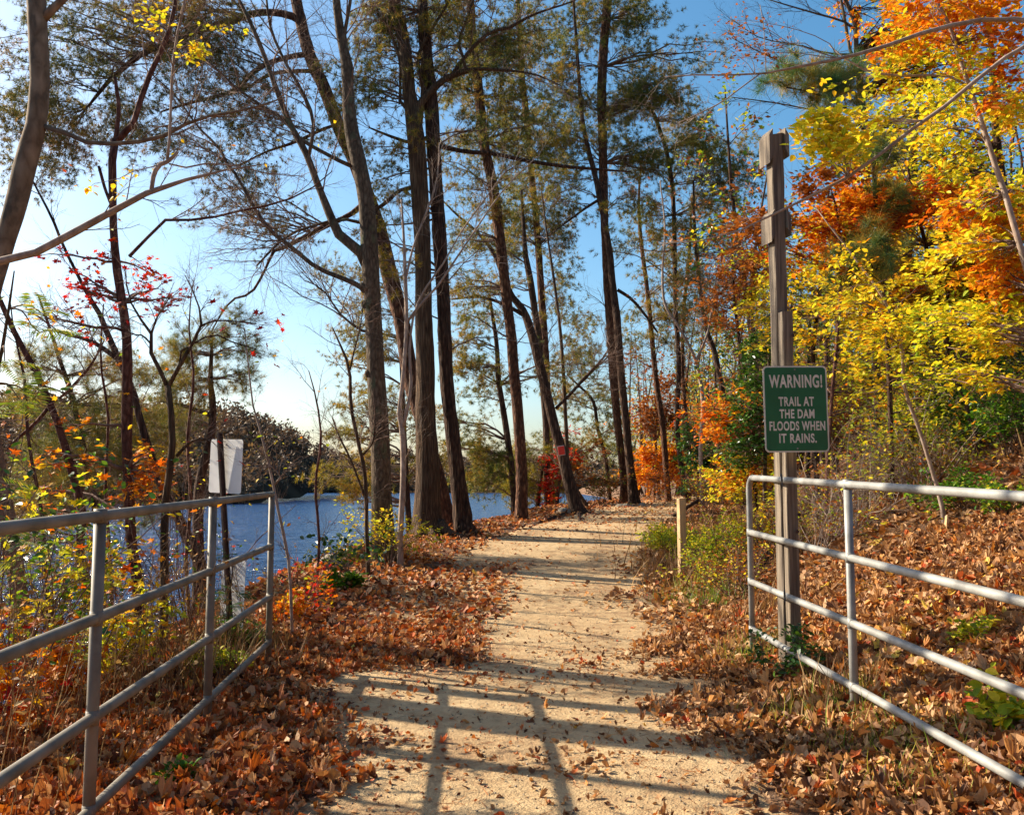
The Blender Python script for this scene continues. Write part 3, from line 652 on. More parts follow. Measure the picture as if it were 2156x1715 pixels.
# ---------------------------------------------------------------- trees at centre
t = Tree('oak_tree', 'smooth grey trunk with knots and many arching bare limbs left of centre', 'tree', 13.5,
    [(808, 1165, 52), (806, 1105, 48), (803, 1040, 44), (802, 972, 43), (797, 872, 43), (792, 789, 40), (786, 672, 38), (782, 605, 38), (779, 550, 40), (772, 433, 36), (757, 350, 35), (741, 280, 33), (734, 220, 28), (729, 133, 24), (718, 80, 21), (708, 0, 18), (700, -120, 14)], 'greybark', flare=1.25, sides=22, ridge=.015, seed=21)
t.limb([(774, 560, 28), (762, 535, 26), (740, 515, 23), (713, 493, 22), (690, 440, 18), (667, 383, 16), (643, 320, 15), (610, 260, 14), (580, 183, 12), (560, 127, 11), (540, 77, 10), (520, 33, 9), (503, 0, 8), (470, -80, 5)], sides=14, label='main left fork')
t.limb([(770, 610, 14), (752, 599, 12), (719, 585, 11), (667, 563, 10), (617, 523, 10), (567, 483, 9), (533, 433, 8), (500, 373, 7), (480, 347, 7), (460, 310, 6), (417, 267, 5), (367, 200, 4), (300, 140, 2.5)], label='long arching lower limb')
t.limb([(740, 350, 10), (717, 340, 9), (670, 315, 8.5), (633, 293, 9), (600, 255, 8), (567, 233, 7), (500, 187, 6), (450, 140, 5), (383, 83, 4), (300, 33, 3)])
t.limb([(734, 240, 12), (740, 150, 11), (725, 80, 9), (735, 20, 8), (745, -60, 6)])
t.limb([(650, 330, 8), (660, 260, 8), (640, 200, 8), (600, 130, 7), (570, 60, 6), (560, -10, 5)])
t.limb([(765, 470, 8), (720, 462, 7), (660, 475, 6), (600, 500, 6), (540, 560, 4)])
t.limb([(786, 700, 8), (770, 700, 7), (720, 665, 5), (680, 610, 3.5), (640, 590, 2.5)])
t.twigs([(13, 1.7, .65, .1, .012), (8, .85, .7, .05, .006), (5, .42, .7, 0, .0042)], sel=range(1, 8), t0=.2)
kb = Acc()
for (kx, ky, kr) in ((777, 785, .075), (770, 640, .08), (764, 604, .07)):
    kb = Acc(); c = P(kx, ky, t.Y - .03); tubes(kb, np.array([c + [.1, 0, -.05], c, c + [-.03, -.03, .02], c + [-.045, -.04, .03]]), np.array([kr * 1.4, kr, kr * .8, kr * .3]), 9, .12); kb.build('knot', M['greybark'], t.e, t.base)
t.done()

t = Tree('big_pine', 'tall reddish pine behind the grey trunk whose limbs spread over the upper left', 'pine tree', 19,
    [(942, 1120, 40), (939, 1089, 36), (925, 1020, 34), (905, 950, 33), (885, 870, 33), (866, 805, 34), (846, 679, 35), (832, 622, 36), (819, 572, 36), (800, 490, 34), (768, 400, 32), (742, 330, 31), (717, 277, 30), (683, 187, 29), (650, 110, 28), (633, 43, 26), (615, -40, 24), (590, -200, 16)], 'pinebark', flare=1.3, sides=16, ridge=.05, seed=22)
t.limb([(633, 45, 18), (600, 30, 17), (540, 28, 16), (480, 48, 16), (400, 70, 16), (350, 95, 15), (300, 113, 14), (265, 140, 12), (233, 167, 10), (205, 200, 8), (185, 225, 5)])
t.limb([(645, 115, 14), (610, 120, 12), (567, 133, 12), (530, 155, 11), (500, 187, 10), (450, 205, 8), (400, 217, 7), (340, 235, 4)])
t.limb([(655, 150, 10), (620, 150, 9), (567, 157, 8), (530, 180, 6), (480, 200, 4)])
t.limb([(720, 280, 10), (700, 265, 8), (620, 300, 7), (560, 320, 5), (500, 350, 3)])
t.limb([(775, 420, 14), (740, 450, 12), (693, 473, 11), (640, 500, 10), (600, 520, 9), (575, 530, 8), (562, 560, 6), (530, 615, 6), (493, 629, 5), (467, 659, 4), (443, 702, 3)])
t.zone([(80, 90, 140, 70, 9), (60, 220, 130, 90, 12), (230, 90, 140, 60, 8), (210, 210, 140, 80, 11), (60, 330, 90, 50, 10), (350, 160, 120, 55, 16), (310, 250, 120, 40, 12), (170, 300, 100, 40, 9), (440, 90, 90, 40, 9), (350, 40, 120, 35, 12), (150, 30, 140, 30, 12), (60, 400, 80, 50, 7), (20, 150, 60, 120, 12)], 'pine', 'needlebrown', .95, .12, 1.3, cones=.35, sel=[1, 2, 3, 4])
t.zone([(520, 250, 70, 60, 8), (560, 330, 90, 40, 7), (470, 380, 80, 40, 6), (420, 460, 80, 40, 6), (560, 480, 60, 30, 5), (640, 230, 60, 60, 5), (500, 120, 60, 40, 6)], 'pine', 'needlebrown', .9, .11, 1.1, cones=.35, sel=[0, 2, 4, 5])
t.done()

t = Tree('tulip_tree', 'biggest ridged brown trunk with a flared base at the edge of the path', 'tree', None,
    [(905, 1128, 66), (899, 1105, 57), (900, 1040, 52), (901, 972, 50), (896, 872, 44), (896, 772, 41), (892, 672, 39), (891, 589, 36), (889, 500, 37), (882, 383, 40), (876, 300, 40), (868, 235, 36), (862, 200, 30), (856, 133, 29), (846, 67, 28), (829, 0, 28), (815, -120, 24)], 'oakbark', flare=1.35, sides=26, ridge=.03, seed=23)
TY = t.Y
t.limb([(874, 250, 22), (882, 222, 19), (906, 193, 17), (932, 170, 15), (962, 155, 13), (982, 149, 12), (1009, 145, 8), (1052, 147, 7), (1100, 152, 5), (1136, 160, 4), (1180, 180, 2.5)], label='right bending limb lit by the sun')
t.limb([(945, 168, 10), (962, 143, 9.5), (979, 120, 9), (1012, 83, 9), (1035, 68, 8), (1060, 60, 8), (1082, 58, 7), (1092, 47, 7), (1119, 33, 6), (1160, 18, 5), (1202, 5, 4), (1250, -20, 3)])
t.limb([(980, 146, 7), (980, 133, 7), (966, 93, 7), (979, 50, 6), (996, 0, 5), (1005, -50, 4)])
t.limb([(872, 250, 10), (860, 232, 9), (843, 220, 8), (843, 170, 6), (842, 133, 6), (832, 93, 6), (812, 50, 5), (799, 0, 4), (790, -60, 3)])
t.limb([(885, 260, 12), (890, 180, 9), (880, 120, 8), (905, 70, 7), (935, 20, 6), (960, -20, 5)])
t.limb([(870, 395, 10), (840, 402, 9), (815, 425, 9), (796, 438, 8), (785, 445, 6)])
t.twigs([(10, 1.5, .65, .15, .012), (7, .8, .7, .05, .007), (5, .4, .7, 0, .0045)], sel=range(1, 6), t0=.15)
rt = Acc()
for pts in ([(925, 1100, 26, -.1), (945, 1122, 20, -.3), (975, 1130, 12, -.45), (1000, 1136, 6, -.6)], [(885, 1110, 22, -.2), (878, 1130, 16, -.5), (868, 1142, 8, -.8)], [(905, 1115, 26, -.2), (915, 1135, 18, -.6), (925, 1146, 8, -1.0)]):
    p, r = poly(pts, t.Y); p[:, 2] = np.minimum(p[:, 2], gz(p[:, 0], p[:, 1]) + r * .8 + .22 * np.linspace(1, 0, len(p))**2); tubes(rt, p, r, 9, .05)
rt.build('roots', M['oakbark'], t.e, t.base); t.done()

t = Tree('dark_pine', 'straight dark furrowed pine trunk immediately right of the biggest trunk', 'pine tree', 17.2,
    [(984, 1128, 44), (976, 1105, 38), (962, 989, 33), (952, 905, 31), (941, 805, 30), (936, 705, 30), (932, 605, 30), (926, 500, 32), (919, 400, 30), (912, 300, 32), (906, 200, 31), (899, 133, 30), (892, 50, 27), (889, 0, 24), (880, -150, 20), (870, -300, 14)], 'darkbark', flare=1.25, sides=20, ridge=.06, seed=24)
t.limb([(922, 305, 13), (945, 312, 11), (986, 320, 10), (1036, 323, 10), (1102, 337, 9), (1186, 350, 8), (1266, 357, 6), (1330, 362, 3)])
t.limb([(910, 285, 10), (870, 300, 8), (830, 290, 7), (780, 270, 4)])
t.zone([(800, 130, 80, 60, 9), (760, 60, 70, 40, 7), (830, 30, 80, 30, 8), (770, 250, 60, 50, 6), (740, 180, 60, 50, 5), (960, 40, 60, 40, 6), (970, 230, 60, 40, 6), (800, 340, 50, 40, 4)], 'pine', 'needle', 1., .11, 1.05, cones=.4)
t.zone([(780, 460, 50, 60, 6), (800, 560, 40, 30, 3)], 'pine', 'needleyel', 1., .11, 1.)
t.twigs([(14, 2.2, .95, .05, .016), (6, 1.1, .7, .0, .009), (4, .5, .7, 0, .006)], sel=[0], t0=.25); t.done()

t = Tree('leaning_pine', 'tall reddish pine leaning left with its foot at the water, right of the dark pine', 'pine tree', 21,
    [(1096, 1128, 29), (1097, 1100, 27), (1099, 1005, 25), (1092, 889, 24), (1082, 789, 23), (1076, 705, 23), (1066, 622, 23), (1056, 533, 23), (1039, 400, 23), (1019, 300, 23), (1009, 200, 22), (996, 100, 21), (992, 33, 19), (988, -40, 17), (980, -200, 12)], 'pinebark', flare=1.2, sides=16, ridge=.05, seed=25)
t.limb([(1010, 205, 8), (985, 190, 8), (950, 172, 7), (920, 150, 6), (880, 140, 3)])
t.zone([(1010, 40, 80, 50, 14), (1060, 90, 80, 50, 14), (1000, 150, 80, 50, 10), (1070, 200, 80, 50, 12), (960, 330, 60, 40, 8), (1000, 420, 70, 40, 8), (1090, 300, 80, 40, 9), (960, 500, 50, 40, 5), (950, 90, 60, 50, 7)], 'pine', 'needle', 1., .12, 1.15, cones=.25)
t.zone([(990, 560, 70, 40, 5), (1000, 640, 60, 30, 4)], 'pine', 'needle', 1., .12, 1.); t.twigs([(14, 2.2, .95, .05, .016), (6, 1.1, .7, .0, .009), (4, .5, .7, 0, .006)], sel=[0], t0=.25); t.done()

t = Tree('blazed_tree', 'dark leaning trunk carrying a red square blaze, exposed roots by the path', 'tree', None,
    [(1220, 1082, 36), (1212, 1065, 29), (1196, 1005, 26), (1182, 949, 23), (1169, 905, 22), (1149, 822, 21), (1129, 739, 20), (1106, 662, 17), (1079, 625, 14), (1062, 589, 11), (1039, 533, 9), (1009, 493, 7), (960, 450, 5), (930, 420, 3)], 'darkbark', flare=1.2, sides=16, ridge=.05, seed=26)
BY = t.Y
t.limb([(1106, 665, 10), (1060, 640, 8), (1010, 625, 6), (950, 630, 4)])
t.limb([(1170, 860, 7), (1205, 825, 7), (1235, 790, 6), (1265, 760, 5), (1290, 720, 3)])
t.twigs([(10, 1.3, .7, .1, .012), (7, .7, .7, .05, .008), (4, .4, .7, 0, .006)], t0=.3)
c = P(1182, 948, BY - .26)
bl = Acc(); a_ = .1
def slab(acc, c, w, h, d, yaw=0., tilt=0.):
    v = np.array([(sx * w / 2, sy * d / 2, sz * h / 2) for sx in (-1, 1) for sy in (-1, 1) for sz in (-1, 1)])
    R = np.array(Matrix.Rotation(yaw, 3, 'Z') @ Matrix.Rotation(tilt, 3, 'Y')); v = v @ R.T + c
    acc.add(v, [(0, 1, 3, 2), (4, 6, 7, 5), (0, 4, 5, 1), (2, 3, 7, 6), (0, 2, 6, 4), (1, 5, 7, 3)], False)
slab(bl, c, .17, .22, .012, 0, -.15); o = bl.build('blaze', M['redblaze'], t.e, t.base); o['label'] = 'red square trail blaze'
bl = Acc(); slab(bl, c + [.0, .012, 0], .18, .255, .008, 0, -.15); bl.build('blaze_backing', M['whiteedge'], t.e, t.base)
rt = Acc()
for pts in ([(1215, 1075, 16), (1250, 1085, 10), (1285, 1086, 5)], [(1205, 1078, 14), (1170, 1090, 11), (1140, 1100, 8), (1105, 1118, 5)], [(1220, 1080, 14), (1225, 1100, 8), (1260, 1106, 4)]):
    p, r = poly(pts, t.Y); q = np.array([P(*x[:2], solveY(*x[:2])) for x in pts]); p = cat(q, 14); tubes(rt, p + np.random.default_rng(2).normal(0, .02, p.shape), r[np.linspace(0, len(r) - 1, 14).astype(int)], 7, .1)
rt.build('roots', M['darkbark'], t.e, t.base); t.done()

t = Tree('slim_pine', 'slim straight brown pine behind the blazed trunk', 'pine tree', 31,
    [(1164, 1045, 15), (1162, 1039, 14), (1156, 905, 15), (1152, 805, 15), (1146, 705, 17), (1139, 605, 16), (1134, 533, 15), (1126, 433, 14), (1116, 333, 14), (1109, 250, 15), (1099, 167, 15), (1096, 100, 13), (1090, 0, 10), (1085, -120, 6)], 'pinebark', flare=1.2, sides=12, ridge=.04, seed=27)
t.zone([(1110, 60, 60, 40, 9), (1130, 150, 60, 40, 9), (1080, 260, 60, 40, 9), (1140, 320, 70, 30, 9), (1090, 400, 60, 40, 8), (1170, 420, 60, 30, 7), (1120, 500, 70, 40, 8), (1190, 640, 50, 18, 4), (1060, 480, 50, 40, 6), (1170, 220, 50, 40, 7), (1150, 560, 60, 24, 5), (1180, 300, 50, 30, 6)], 'pine', 'needle', 1., .16, 1.5); t.twigs([(14, 2.2, .95, .05, .016), (6, 1.1, .7, .0, .009), (4, .5, .7, 0, .006)], sel=[0], t0=.25); t.done()
t = Tree('slim_pine', 'thinner dark pine stem just left of the slim pine behind the blazed trunk', 'pine tree', 29,
    [(1152, 1060, 13), (1150, 905, 15), (1142, 800, 15), (1136, 722, 15), (1126, 655, 15), (1116, 589, 15), (1106, 533, 12), (1102, 470, 9), (1098, 400, 6)], 'darkbark', flare=1.2, sides=10, ridge=.04, seed=28)
t.zone([(1080, 520, 60, 40, 6), (1040, 600, 60, 30, 5), (1110, 440, 50, 40, 5)], 'pine', 'needle', 1., .15, 1.4); t.done()

t = Tree('straight_pine', 'left one of two straight tall pines standing close together at the crest', 'pine tree', 30,
    [(1314, 1066, 20), (1314, 1055, 17), (1312, 989, 16), (1302, 905, 17), (1292, 805, 18), (1286, 705, 18), (1278, 605, 16), (1274, 500, 17), (1271, 400, 20), (1269, 300, 20), (1267, 200, 21), (1271, 100, 21), (1279, 0, 20), (1283, -100, 18), (1290, -250, 12)], 'pinebark', flare=1.2, sides=14, ridge=.05, seed=29)
t.zone([(1280, 40, 80, 40, 12), (1360, 30, 60, 20, 6), (1230, 120, 60, 50, 9), (1350, 190, 80, 26, 11), (1420, 150, 70, 20, 7), (1480, 120, 40, 14, 4), (1300, 250, 80, 36, 10), (1220, 230, 50, 40, 6), (1400, 300, 70, 28, 9), (1210, 330, 50, 30, 6), (1330, 330, 60, 26, 7), (1370, 390, 70, 24, 6), (1340, 100, 60, 30, 6), (1430, 230, 60, 20, 5)], 'pine', 'needle', 1., .16, 1.5); t.twigs([(14, 2.2, .95, .05, .016), (6, 1.1, .7, .0, .009), (4, .5, .7, 0, .006)], sel=[0], t0=.25); t.done()
t = Tree('straight_pine', 'right one of two straight tall pines at the crest, bending left to cross its twin', 'pine tree', 29.4,
    [(1337, 1063, 26), (1336, 1055, 22), (1326, 972, 18), (1316, 872, 17), (1306, 772, 17), (1299, 672, 17), (1289, 589, 15), (1286, 550, 15), (1279, 500, 14), (1266, 433, 13), (1252, 367, 12), (1239, 317, 11), (1226, 250, 10), (1219, 167, 8), (1212, 67, 7), (1205, -30, 5)], 'darkbark', flare=1.3, sides=14, ridge=.05, seed=30)
t.limb([(1300, 610, 8), (1330, 630, 7), (1360, 665, 6), (1385, 700, 4)])
t.limb([(1262, 420, 7), (1230, 440, 6), (1190, 470, 4), (1150, 500, 2.5)])
t.twigs([(6, 2.4, .9, .1, .014), (6, 1.2, .7, .05, .009), (5, .6, .7, 0, .007)], sel=[0], t0=.15)
t.zone([(1180, 110, 60, 40, 7), (1200, 250, 50, 30, 5), (1180, 400, 60, 30, 7), (1230, 440, 40, 30, 3)], 'pine', 'needle', 1., .16, 1.4); t.done()

for nm, lb, Y, tr, zs, mt, cn in (
    ('tall_pine', 'thin pine with a bent top right of the two crest pines', 31, [(1445, 1052, 12), (1426, 905, 11), (1429, 772, 11), (1422, 639, 10), (1420, 500, 10), (1416, 400, 10), (1406, 333, 10), (1392, 283, 9), (1372, 233, 9), (1340, 205, 6)],
     [(1420, 240, 70, 30, 8), (1490, 280, 70, 30, 8), (1450, 340, 70, 30, 8), (1480, 410, 60, 30, 6), (1390, 430, 60, 30, 6), (1360, 500, 60, 30, 5), (1450, 470, 60, 30, 5)], 'needle', 0),
    ('tall_pine', 'lean pale brown pine second right of the two crest pines', 32.5, [(1407, 1049, 14), (1396, 905, 13), (1382, 805, 12), (1372, 705, 11), (1362, 605, 10), (1349, 500, 9), (1345, 420, 6), (1350, 340, 4)],
     [(1400, 590, 60, 30, 6), (1330, 640, 50, 20, 4), (1420, 660, 50, 20, 4), (1350, 740, 50, 20, 4)], 'needle', 0),
    ('tall_pine', 'dark trunk leaning left at the crest between the stake and the green sign', 30, [(1556, 1048, 20), (1548, 990, 17), (1537, 922, 16), (1524, 839, 13), (1504, 739, 12), (1487, 689, 10), (1470, 572, 9), (1462, 470, 7), (1460, 380, 4)],
     [(1500, 330, 60, 30, 7), (1560, 370, 60, 40, 9), (1550, 450, 60, 40, 8), (1490, 530, 70, 40, 8), (1450, 610, 70, 30, 5), (1590, 560, 40, 40, 5)], 'needle', 0),
    ('tall_pine', 'thin brown stem rising straight behind the wooden stake', 34, [(1450, 1050, 10), (1450, 932, 10), (1444, 872, 9), (1437, 772, 9), (1440, 650, 8), (1452, 520, 7), (1456, 420, 4)],
     [(1500, 620, 60, 30, 5), (1400, 530, 50, 30, 4), (1520, 700, 50, 20, 3), (1530, 290, 60, 30, 6)], 'needle', 0),
    ('young_pine', 'young yellowing pine at the water seen between the grey and the biggest trunks', 24, [(862, 1120, 14), (855, 1000, 12), (850, 880, 11), (845, 760, 9), (840, 660, 7), (835, 570, 4)],
     [(735, 600, 60, 30, 7), (725, 680, 60, 24, 7), (760, 740, 60, 24, 6), (740, 840, 70, 24, 8), (710, 910, 60, 20, 5), (850, 880, 50, 40, 5), (840, 700, 40, 40, 5), (860, 960, 60, 30, 5), (680, 990, 60, 16, 6), (690, 1030, 50, 14, 4)], 'needleyel', 0),
    ('young_pine', 'yellow tinged pine at the water between the dark pine and the leaning pine', 25.5, [(1086, 1108, 18), (1080, 1010, 16), (1064, 890, 14), (1050, 800, 12), (1045, 720, 10), (1030, 620, 7)],
     [(990, 690, 70, 26, 8), (1010, 760, 60, 22, 7), (1010, 830, 70, 24, 7), (980, 900, 60, 30, 8), (1000, 970, 60, 30, 7), (1040, 1010, 50, 20, 4), (1180, 760, 60, 20, 4), (960, 1010, 50, 20, 4)], 'needle', 0),
    ('small_pine', 'small bright yellow green pine low beside the blazed trunk', 29.5, [(1128, 1108, 12), (1132, 1060, 10), (1140, 1000, 7), (1148, 950, 4)],
     [(1070, 1020, 34, 24, 9), (1100, 1040, 40, 24, 7), (1150, 960, 50, 24, 7), (1160, 1010, 50, 26, 7), (1210, 940, 40, 20, 4)], 'needleyel', 0),
    ('young_pine', 'young pine over the water right of the blazed trunk', 32, [(1286, 1075, 9), (1276, 972, 9), (1259, 905, 8), (1249, 845, 7), (1219, 812, 5), (1195, 790, 3)],
     [(1240, 870, 60, 20, 6), (1300, 900, 50, 20, 4), (1230, 760, 60, 20, 5), (1240, 690, 50, 16, 4), (1250, 960, 60, 20, 5), (1200, 830, 40, 16, 3)], 'needle', 0)):
    t = Tree(nm, lb, 'pine tree', Y, tr, 'pinebark' if 'brown' in lb else 'darkbark', flare=1.2, sides=10, ridge=.04)
    k = Y / 22
    t.twigs([(9, 1.6 * k, .95, .05, .011), (6, .8 * k, .7, .0, .007), (3, .4, .7, 0, .006)], sel=[0], t0=.1)
    t.zone(zs, 'pine', mt, 1., .115 * k, k * 1.05); t.done()

t = Tree('pale_sapling', 'light forked sapling growing close left of the biggest trunk', 'sapling', 13.0,
    [(843, 1168, 14), (842, 1139, 13), (849, 1005, 13), (847, 905, 13), (839, 889, 11), (842, 850, 9), (846, 819, 9), (852, 755, 9), (856, 672, 9), (853, 572, 8), (850, 500, 6), (845, 420, 4)], 'palebark', flare=1.15, sides=9, ridge=.02, seed=41)
t.limb([(848, 900, 9), (860, 850, 8), (866, 800, 7), (862, 740, 6), (872, 660, 5), (900, 600, 5), (930, 560, 4), (970, 490, 3.5), (1020, 420, 3), (1080, 340, 2)])
t.limb([(856, 680, 6), (885, 640, 6), (915, 610, 5), (940, 575, 5), (990, 500, 4), (1060, 400, 3), (1130, 330, 2)])
t.limb([(852, 600, 5), (870, 520, 5), (900, 440, 4), (920, 380, 3), (925, 300, 2)])
t.twigs([(9, 1.0, .6, .2, .007), (6, .55, .6, .1, .005), (4, .3, .6, 0, .0035)], t0=.25); t.done('palebark')

t = Tree('bent_sapling', 'thin crooked sapling in front of the water just left of the grey trunk', 'sapling', 12.0,
    [(775, 1175, 10), (772, 1122, 9), (769, 1005, 9), (756, 939, 8), (739, 855, 8), (736, 779, 7), (719, 732, 5), (700, 690, 3)], 'oakbark', flare=1.15, sides=8, ridge=.02, seed=42)
t.limb([(737, 779, 4), (745, 740, 4), (758, 690, 3), (765, 640, 2)])
t.limb([(770, 1050, 6), (755, 1010, 5), (735, 960, 5), (715, 920, 4), (700, 880, 3)])
t.limb([(762, 960, 4), (785, 930, 4), (790, 890, 3)])
t.twigs([(9, .8, .75, .1, .006), (6, .45, .7, .05, .004), (4, .25, .7, 0, .003)], t0=.25); t.done()

t = Tree('bare_tree', 'leafless slender tree right of the slim pine with fans of fine twigs', 'tree', 26,
    [(1245, 1080, 9), (1200, 1000, 9), (1192, 900, 9), (1186, 780, 8), (1178, 680, 7), (1165, 580, 6), (1150, 480, 4), (1140, 400, 3)], 'oakbark', flare=1.1, sides=8, ridge=.02, seed=43)
t.limb([(1190, 840, 5), (1220, 810, 4), (1260, 770, 3), (1290, 740, 2)])
t.twigs([(16, 2.2, .8, .1, .012), (7, 1.1, .6, .0, .008), (5, .55, .6, 0, .006)], t0=.1); t.done()
t = Tree('bare_tree', 'crooked leafless tree with pale bark between the crest pines and the stake', 'tree', 27,
    [(1480, 1058, 10), (1475, 950, 9), (1480, 850, 9), (1465, 760, 8), (1430, 690, 6), (1400, 640, 6), (1395, 570, 5), (1400, 480, 4), (1390, 380, 3)], 'palebark', flare=1.1, sides=8, ridge=.02, seed=44)
t.limb([(1466, 760, 6), (1490, 700, 5), (1500, 640, 4), (1520, 560, 3)])
t.twigs([(16, 2.0, .8, .1, .012), (7, 1.0, .6, .0, .009), (5, .5, .6, 0, .006)], t0=.1)
t.leaf(t.last, 'rust', .12, 1, DIA, frac=.3, roll=1.3); t.done()

# ---------------------------------------------------------------- trees at right
t = Tree('beech_sapling', 'pale smooth sapling slanting down the upper right corner with orange leaves', 'sapling', 7.5,
    [(2290, 1250, 18), (2230, 900, 17), (2180, 640, 14), (2154, 540, 13.5), (2137, 483, 13), (2117, 410, 12.5), (2090, 333, 12), (2070, 267, 11), (2047, 200, 10), (2020, 123, 9), (1997, 50, 8), (1970, 0, 7.5), (1930, -100, 6)], 'palebark', flare=1.2, sides=12, ridge=.01, seed=51)
t.limb([(2040, 182, 6), (2000, 162, 5.5), (1970, 158, 5.5), (1887, 160, 5), (1820, 147, 4.5), (1795, 133, 4), (1770, 117, 3), (1745, 95, 2)], label='pale side branch reaching left')
t.limb([(2090, 320, 4), (2060, 280, 3.5), (2020, 268, 3), (1970, 278, 2)])
t.zone([(1960, 30, 120, 35, 9), (2080, 40, 80, 50, 9), (2090, 150, 70, 60, 7)], 'leaf', 'orange', .5, .07, .7)
t.zone([(1900, 130, 110, 50, 8), (1980, 230, 90, 50, 8), (2110, 230, 60, 40, 6), (2000, 110, 80, 40, 5)], 'leaf', 'yellow', .4, .06, .7)
t.zone([(2060, 600, 100, 20, 6, .6), (1990, 470, 90, 18, 4, .8), (2110, 560, 50, 20, 3, .4)], 'leaf', 'orange', .8, .07, .6, sel=[0], dspread=.5)
t.zone([(2080, 690, 80, 30, 5, .6), (2030, 770, 90, 30, 5, .9), (2100, 420, 60, 30, 3, .5), (2000, 540, 80, 24, 4, .8), (1950, 690, 60, 26, 3, 1.)], 'leaf', 'yellow', .8, .07, .6, sel=[0], dspread=.5); t.done()

t = Tree('overhanging_branch', 'grey bare branch curving in from the top right corner above the pine tuft', 'branch', 6.0,
    [(2520, 1500, 40), (2500, 900, 36), (2440, 400, 28), (2380, 180, 20), (2300, 80, 15), (2180, 45, 12), (2070, 42, 11), (2020, 52, 11), (1970, 60, 10), (1887, 90, 9), (1804, 115, 8), (1737, 130, 7), (1670, 143, 6), (1587, 157, 4.5), (1437, 158, 3), (1400, 162, 2)], 'palebark', flare=1.1, sides=12, ridge=.01, seed=52)
t.limb([(1600, 156, 3), (1560, 185, 3), (1520, 215, 3), (1470, 240, 2.5), (1430, 258, 2)])
t.limb([(1613, 152, 2), (1611, 120, 2), (1608, 60, 1.6), (1600, 10, 1.2)])
t.twigs([(6, .7, .8, .1, .003), (6, .35, .7, .05, .002), (3, .18, .7, 0, .0015)], sel=[0, 1], t0=.5)
t.zone([(1590, 100, 60, 40, 3), (1540, 60, 60, 40, 3)], 'leaf', 'rust', .8, .03, .4, per=1, sel=[0, 1], dspread=.3); t.done('palebark')

t = Tree('overhanging_branch', 'long thin bare branch slanting down across the top of the wooden post', 'branch', 4.9,
    [(2600, 1600, 44), (2560, 900, 38), (2480, 300, 26), (2400, 90, 16), (2280, 50, 12), (2156, 97, 10), (2070, 157, 9.5), (2004, 213, 9), (1937, 260, 8.5), (1870, 310, 8), (1820, 353, 7.5), (1770, 380, 7), (1680, 427, 6), (1624, 453, 5), (1537, 493, 3.5), (1437, 513, 2.5), (1390, 512, 1.8)], 'palebark', flare=1.1, sides=12, ridge=.01, seed=53)
t.twigs([(7, .45, .7, .1, .0025), (4, .2, .7, .05, .0015)], sel=[0], t0=.55)
t.zone([(1760, 290, 60, 20, 4), (1740, 265, 50, 16, 3)], 'leaf', 'yellow', 1., .055, .25, per=3, sel=[0], dspread=.3); t.done('palebark')

t = Tree('beech_sapling', 'thin winding pale sapling rising from the leaf bank right of the green sign', 'sapling', 9.3,
    [(1996, 1215, 15), (1994, 1193, 13), (1990, 1105, 11), (1977, 1039, 10), (1957, 972, 9), (1934, 899, 8.5), (1914, 849, 8), (1900, 790, 7.5), (1900, 739, 7), (1880, 672, 6), (1847, 605, 5), (1820, 572, 4.5), (1790, 530, 4), (1750, 480, 3), (1720, 440, 2)], 'palebark', flare=1.15, sides=10, ridge=.01, seed=54)
t.limb([(1893, 793, 3), (1870, 805, 3), (1850, 822, 3), (1820, 828, 2.5), (1800, 825, 2)], twigs=False)
t.limb([(1927, 862, 3.5), (1940, 855, 3), (1965, 853, 2)], twigs=False)
t.zone([(1790, 630, 120, 50, 4), (1880, 700, 130, 50, 4), (1740, 700, 90, 50, 3), (1840, 770, 130, 40, 3), (1930, 640, 110, 50, 3)], 'leaf', 'yellow', .8, .065, .8, sel=[0]); t.done()

t = Tree('grey_tree', 'mottled grey trunk standing behind the long needled pine tufts', 'tree', 14.5,
    [(1850, 1010, 14), (1842, 700, 13), (1832, 480, 13), (1827, 390, 12), (1824, 333, 13), (1820, 267, 13), (1814, 217, 13), (1804, 133, 12), (1800, 50, 10), (1780, 0, 8), (1765, -60, 6)], 'greybark', flare=1.2, sides=12, ridge=.02, seed=55)
t.limb([(1806, 150, 8), (1795, 120, 7.5), (1787, 93, 7), (1777, 33, 7), (1765, -30, 5)])
t.limb([(1800, 62, 6), (1775, 45, 5), (1730, 32, 4.5), (1680, 18, 3.5), (1620, 0, 2.5)])
t.limb([(1790, 115, 5), (1740, 112, 4), (1680, 95, 3.5), (1600, 80, 2.5), (1540, 40, 2)])
t.limb([(1814, 205, 6), (1760, 175, 5), (1690, 150, 4), (1600, 110, 3), (1540, 80, 2)])
t.limb([(1825, 330, 5), (1770, 250, 4), (1700, 230, 3.5), (1620, 215, 3), (1540, 205, 2)])
t.twigs([(8, 1.2, .55, .15, .006), (7, .6, .6, .05, .004), (5, .3, .6, 0, .003)], sel=[1, 2, 3, 4, 5], t0=.15)
t.leaf(t.last, 'rust', .06, 1, DIA, frac=.05, roll=1.3)
t.zone([(1880, 60, 60, 60, 8), (1900, 180, 90, 70, 14), (1940, 260, 100, 50, 10), (1860, 300, 60, 40, 5), (2010, 90, 90, 70, 12), (2080, 180, 80, 60, 10)], 'leaf', 'yellow', .5, .08, 1.15, sel=[0])
t.zone([(1980, 60, 130, 50, 12), (2100, 100, 60, 80, 8), (1860, 120, 60, 60, 6), (2100, 300, 60, 40, 4)], 'leaf', 'orange', .4, .08, 1.15, sel=[0]); t.done('darkbark')

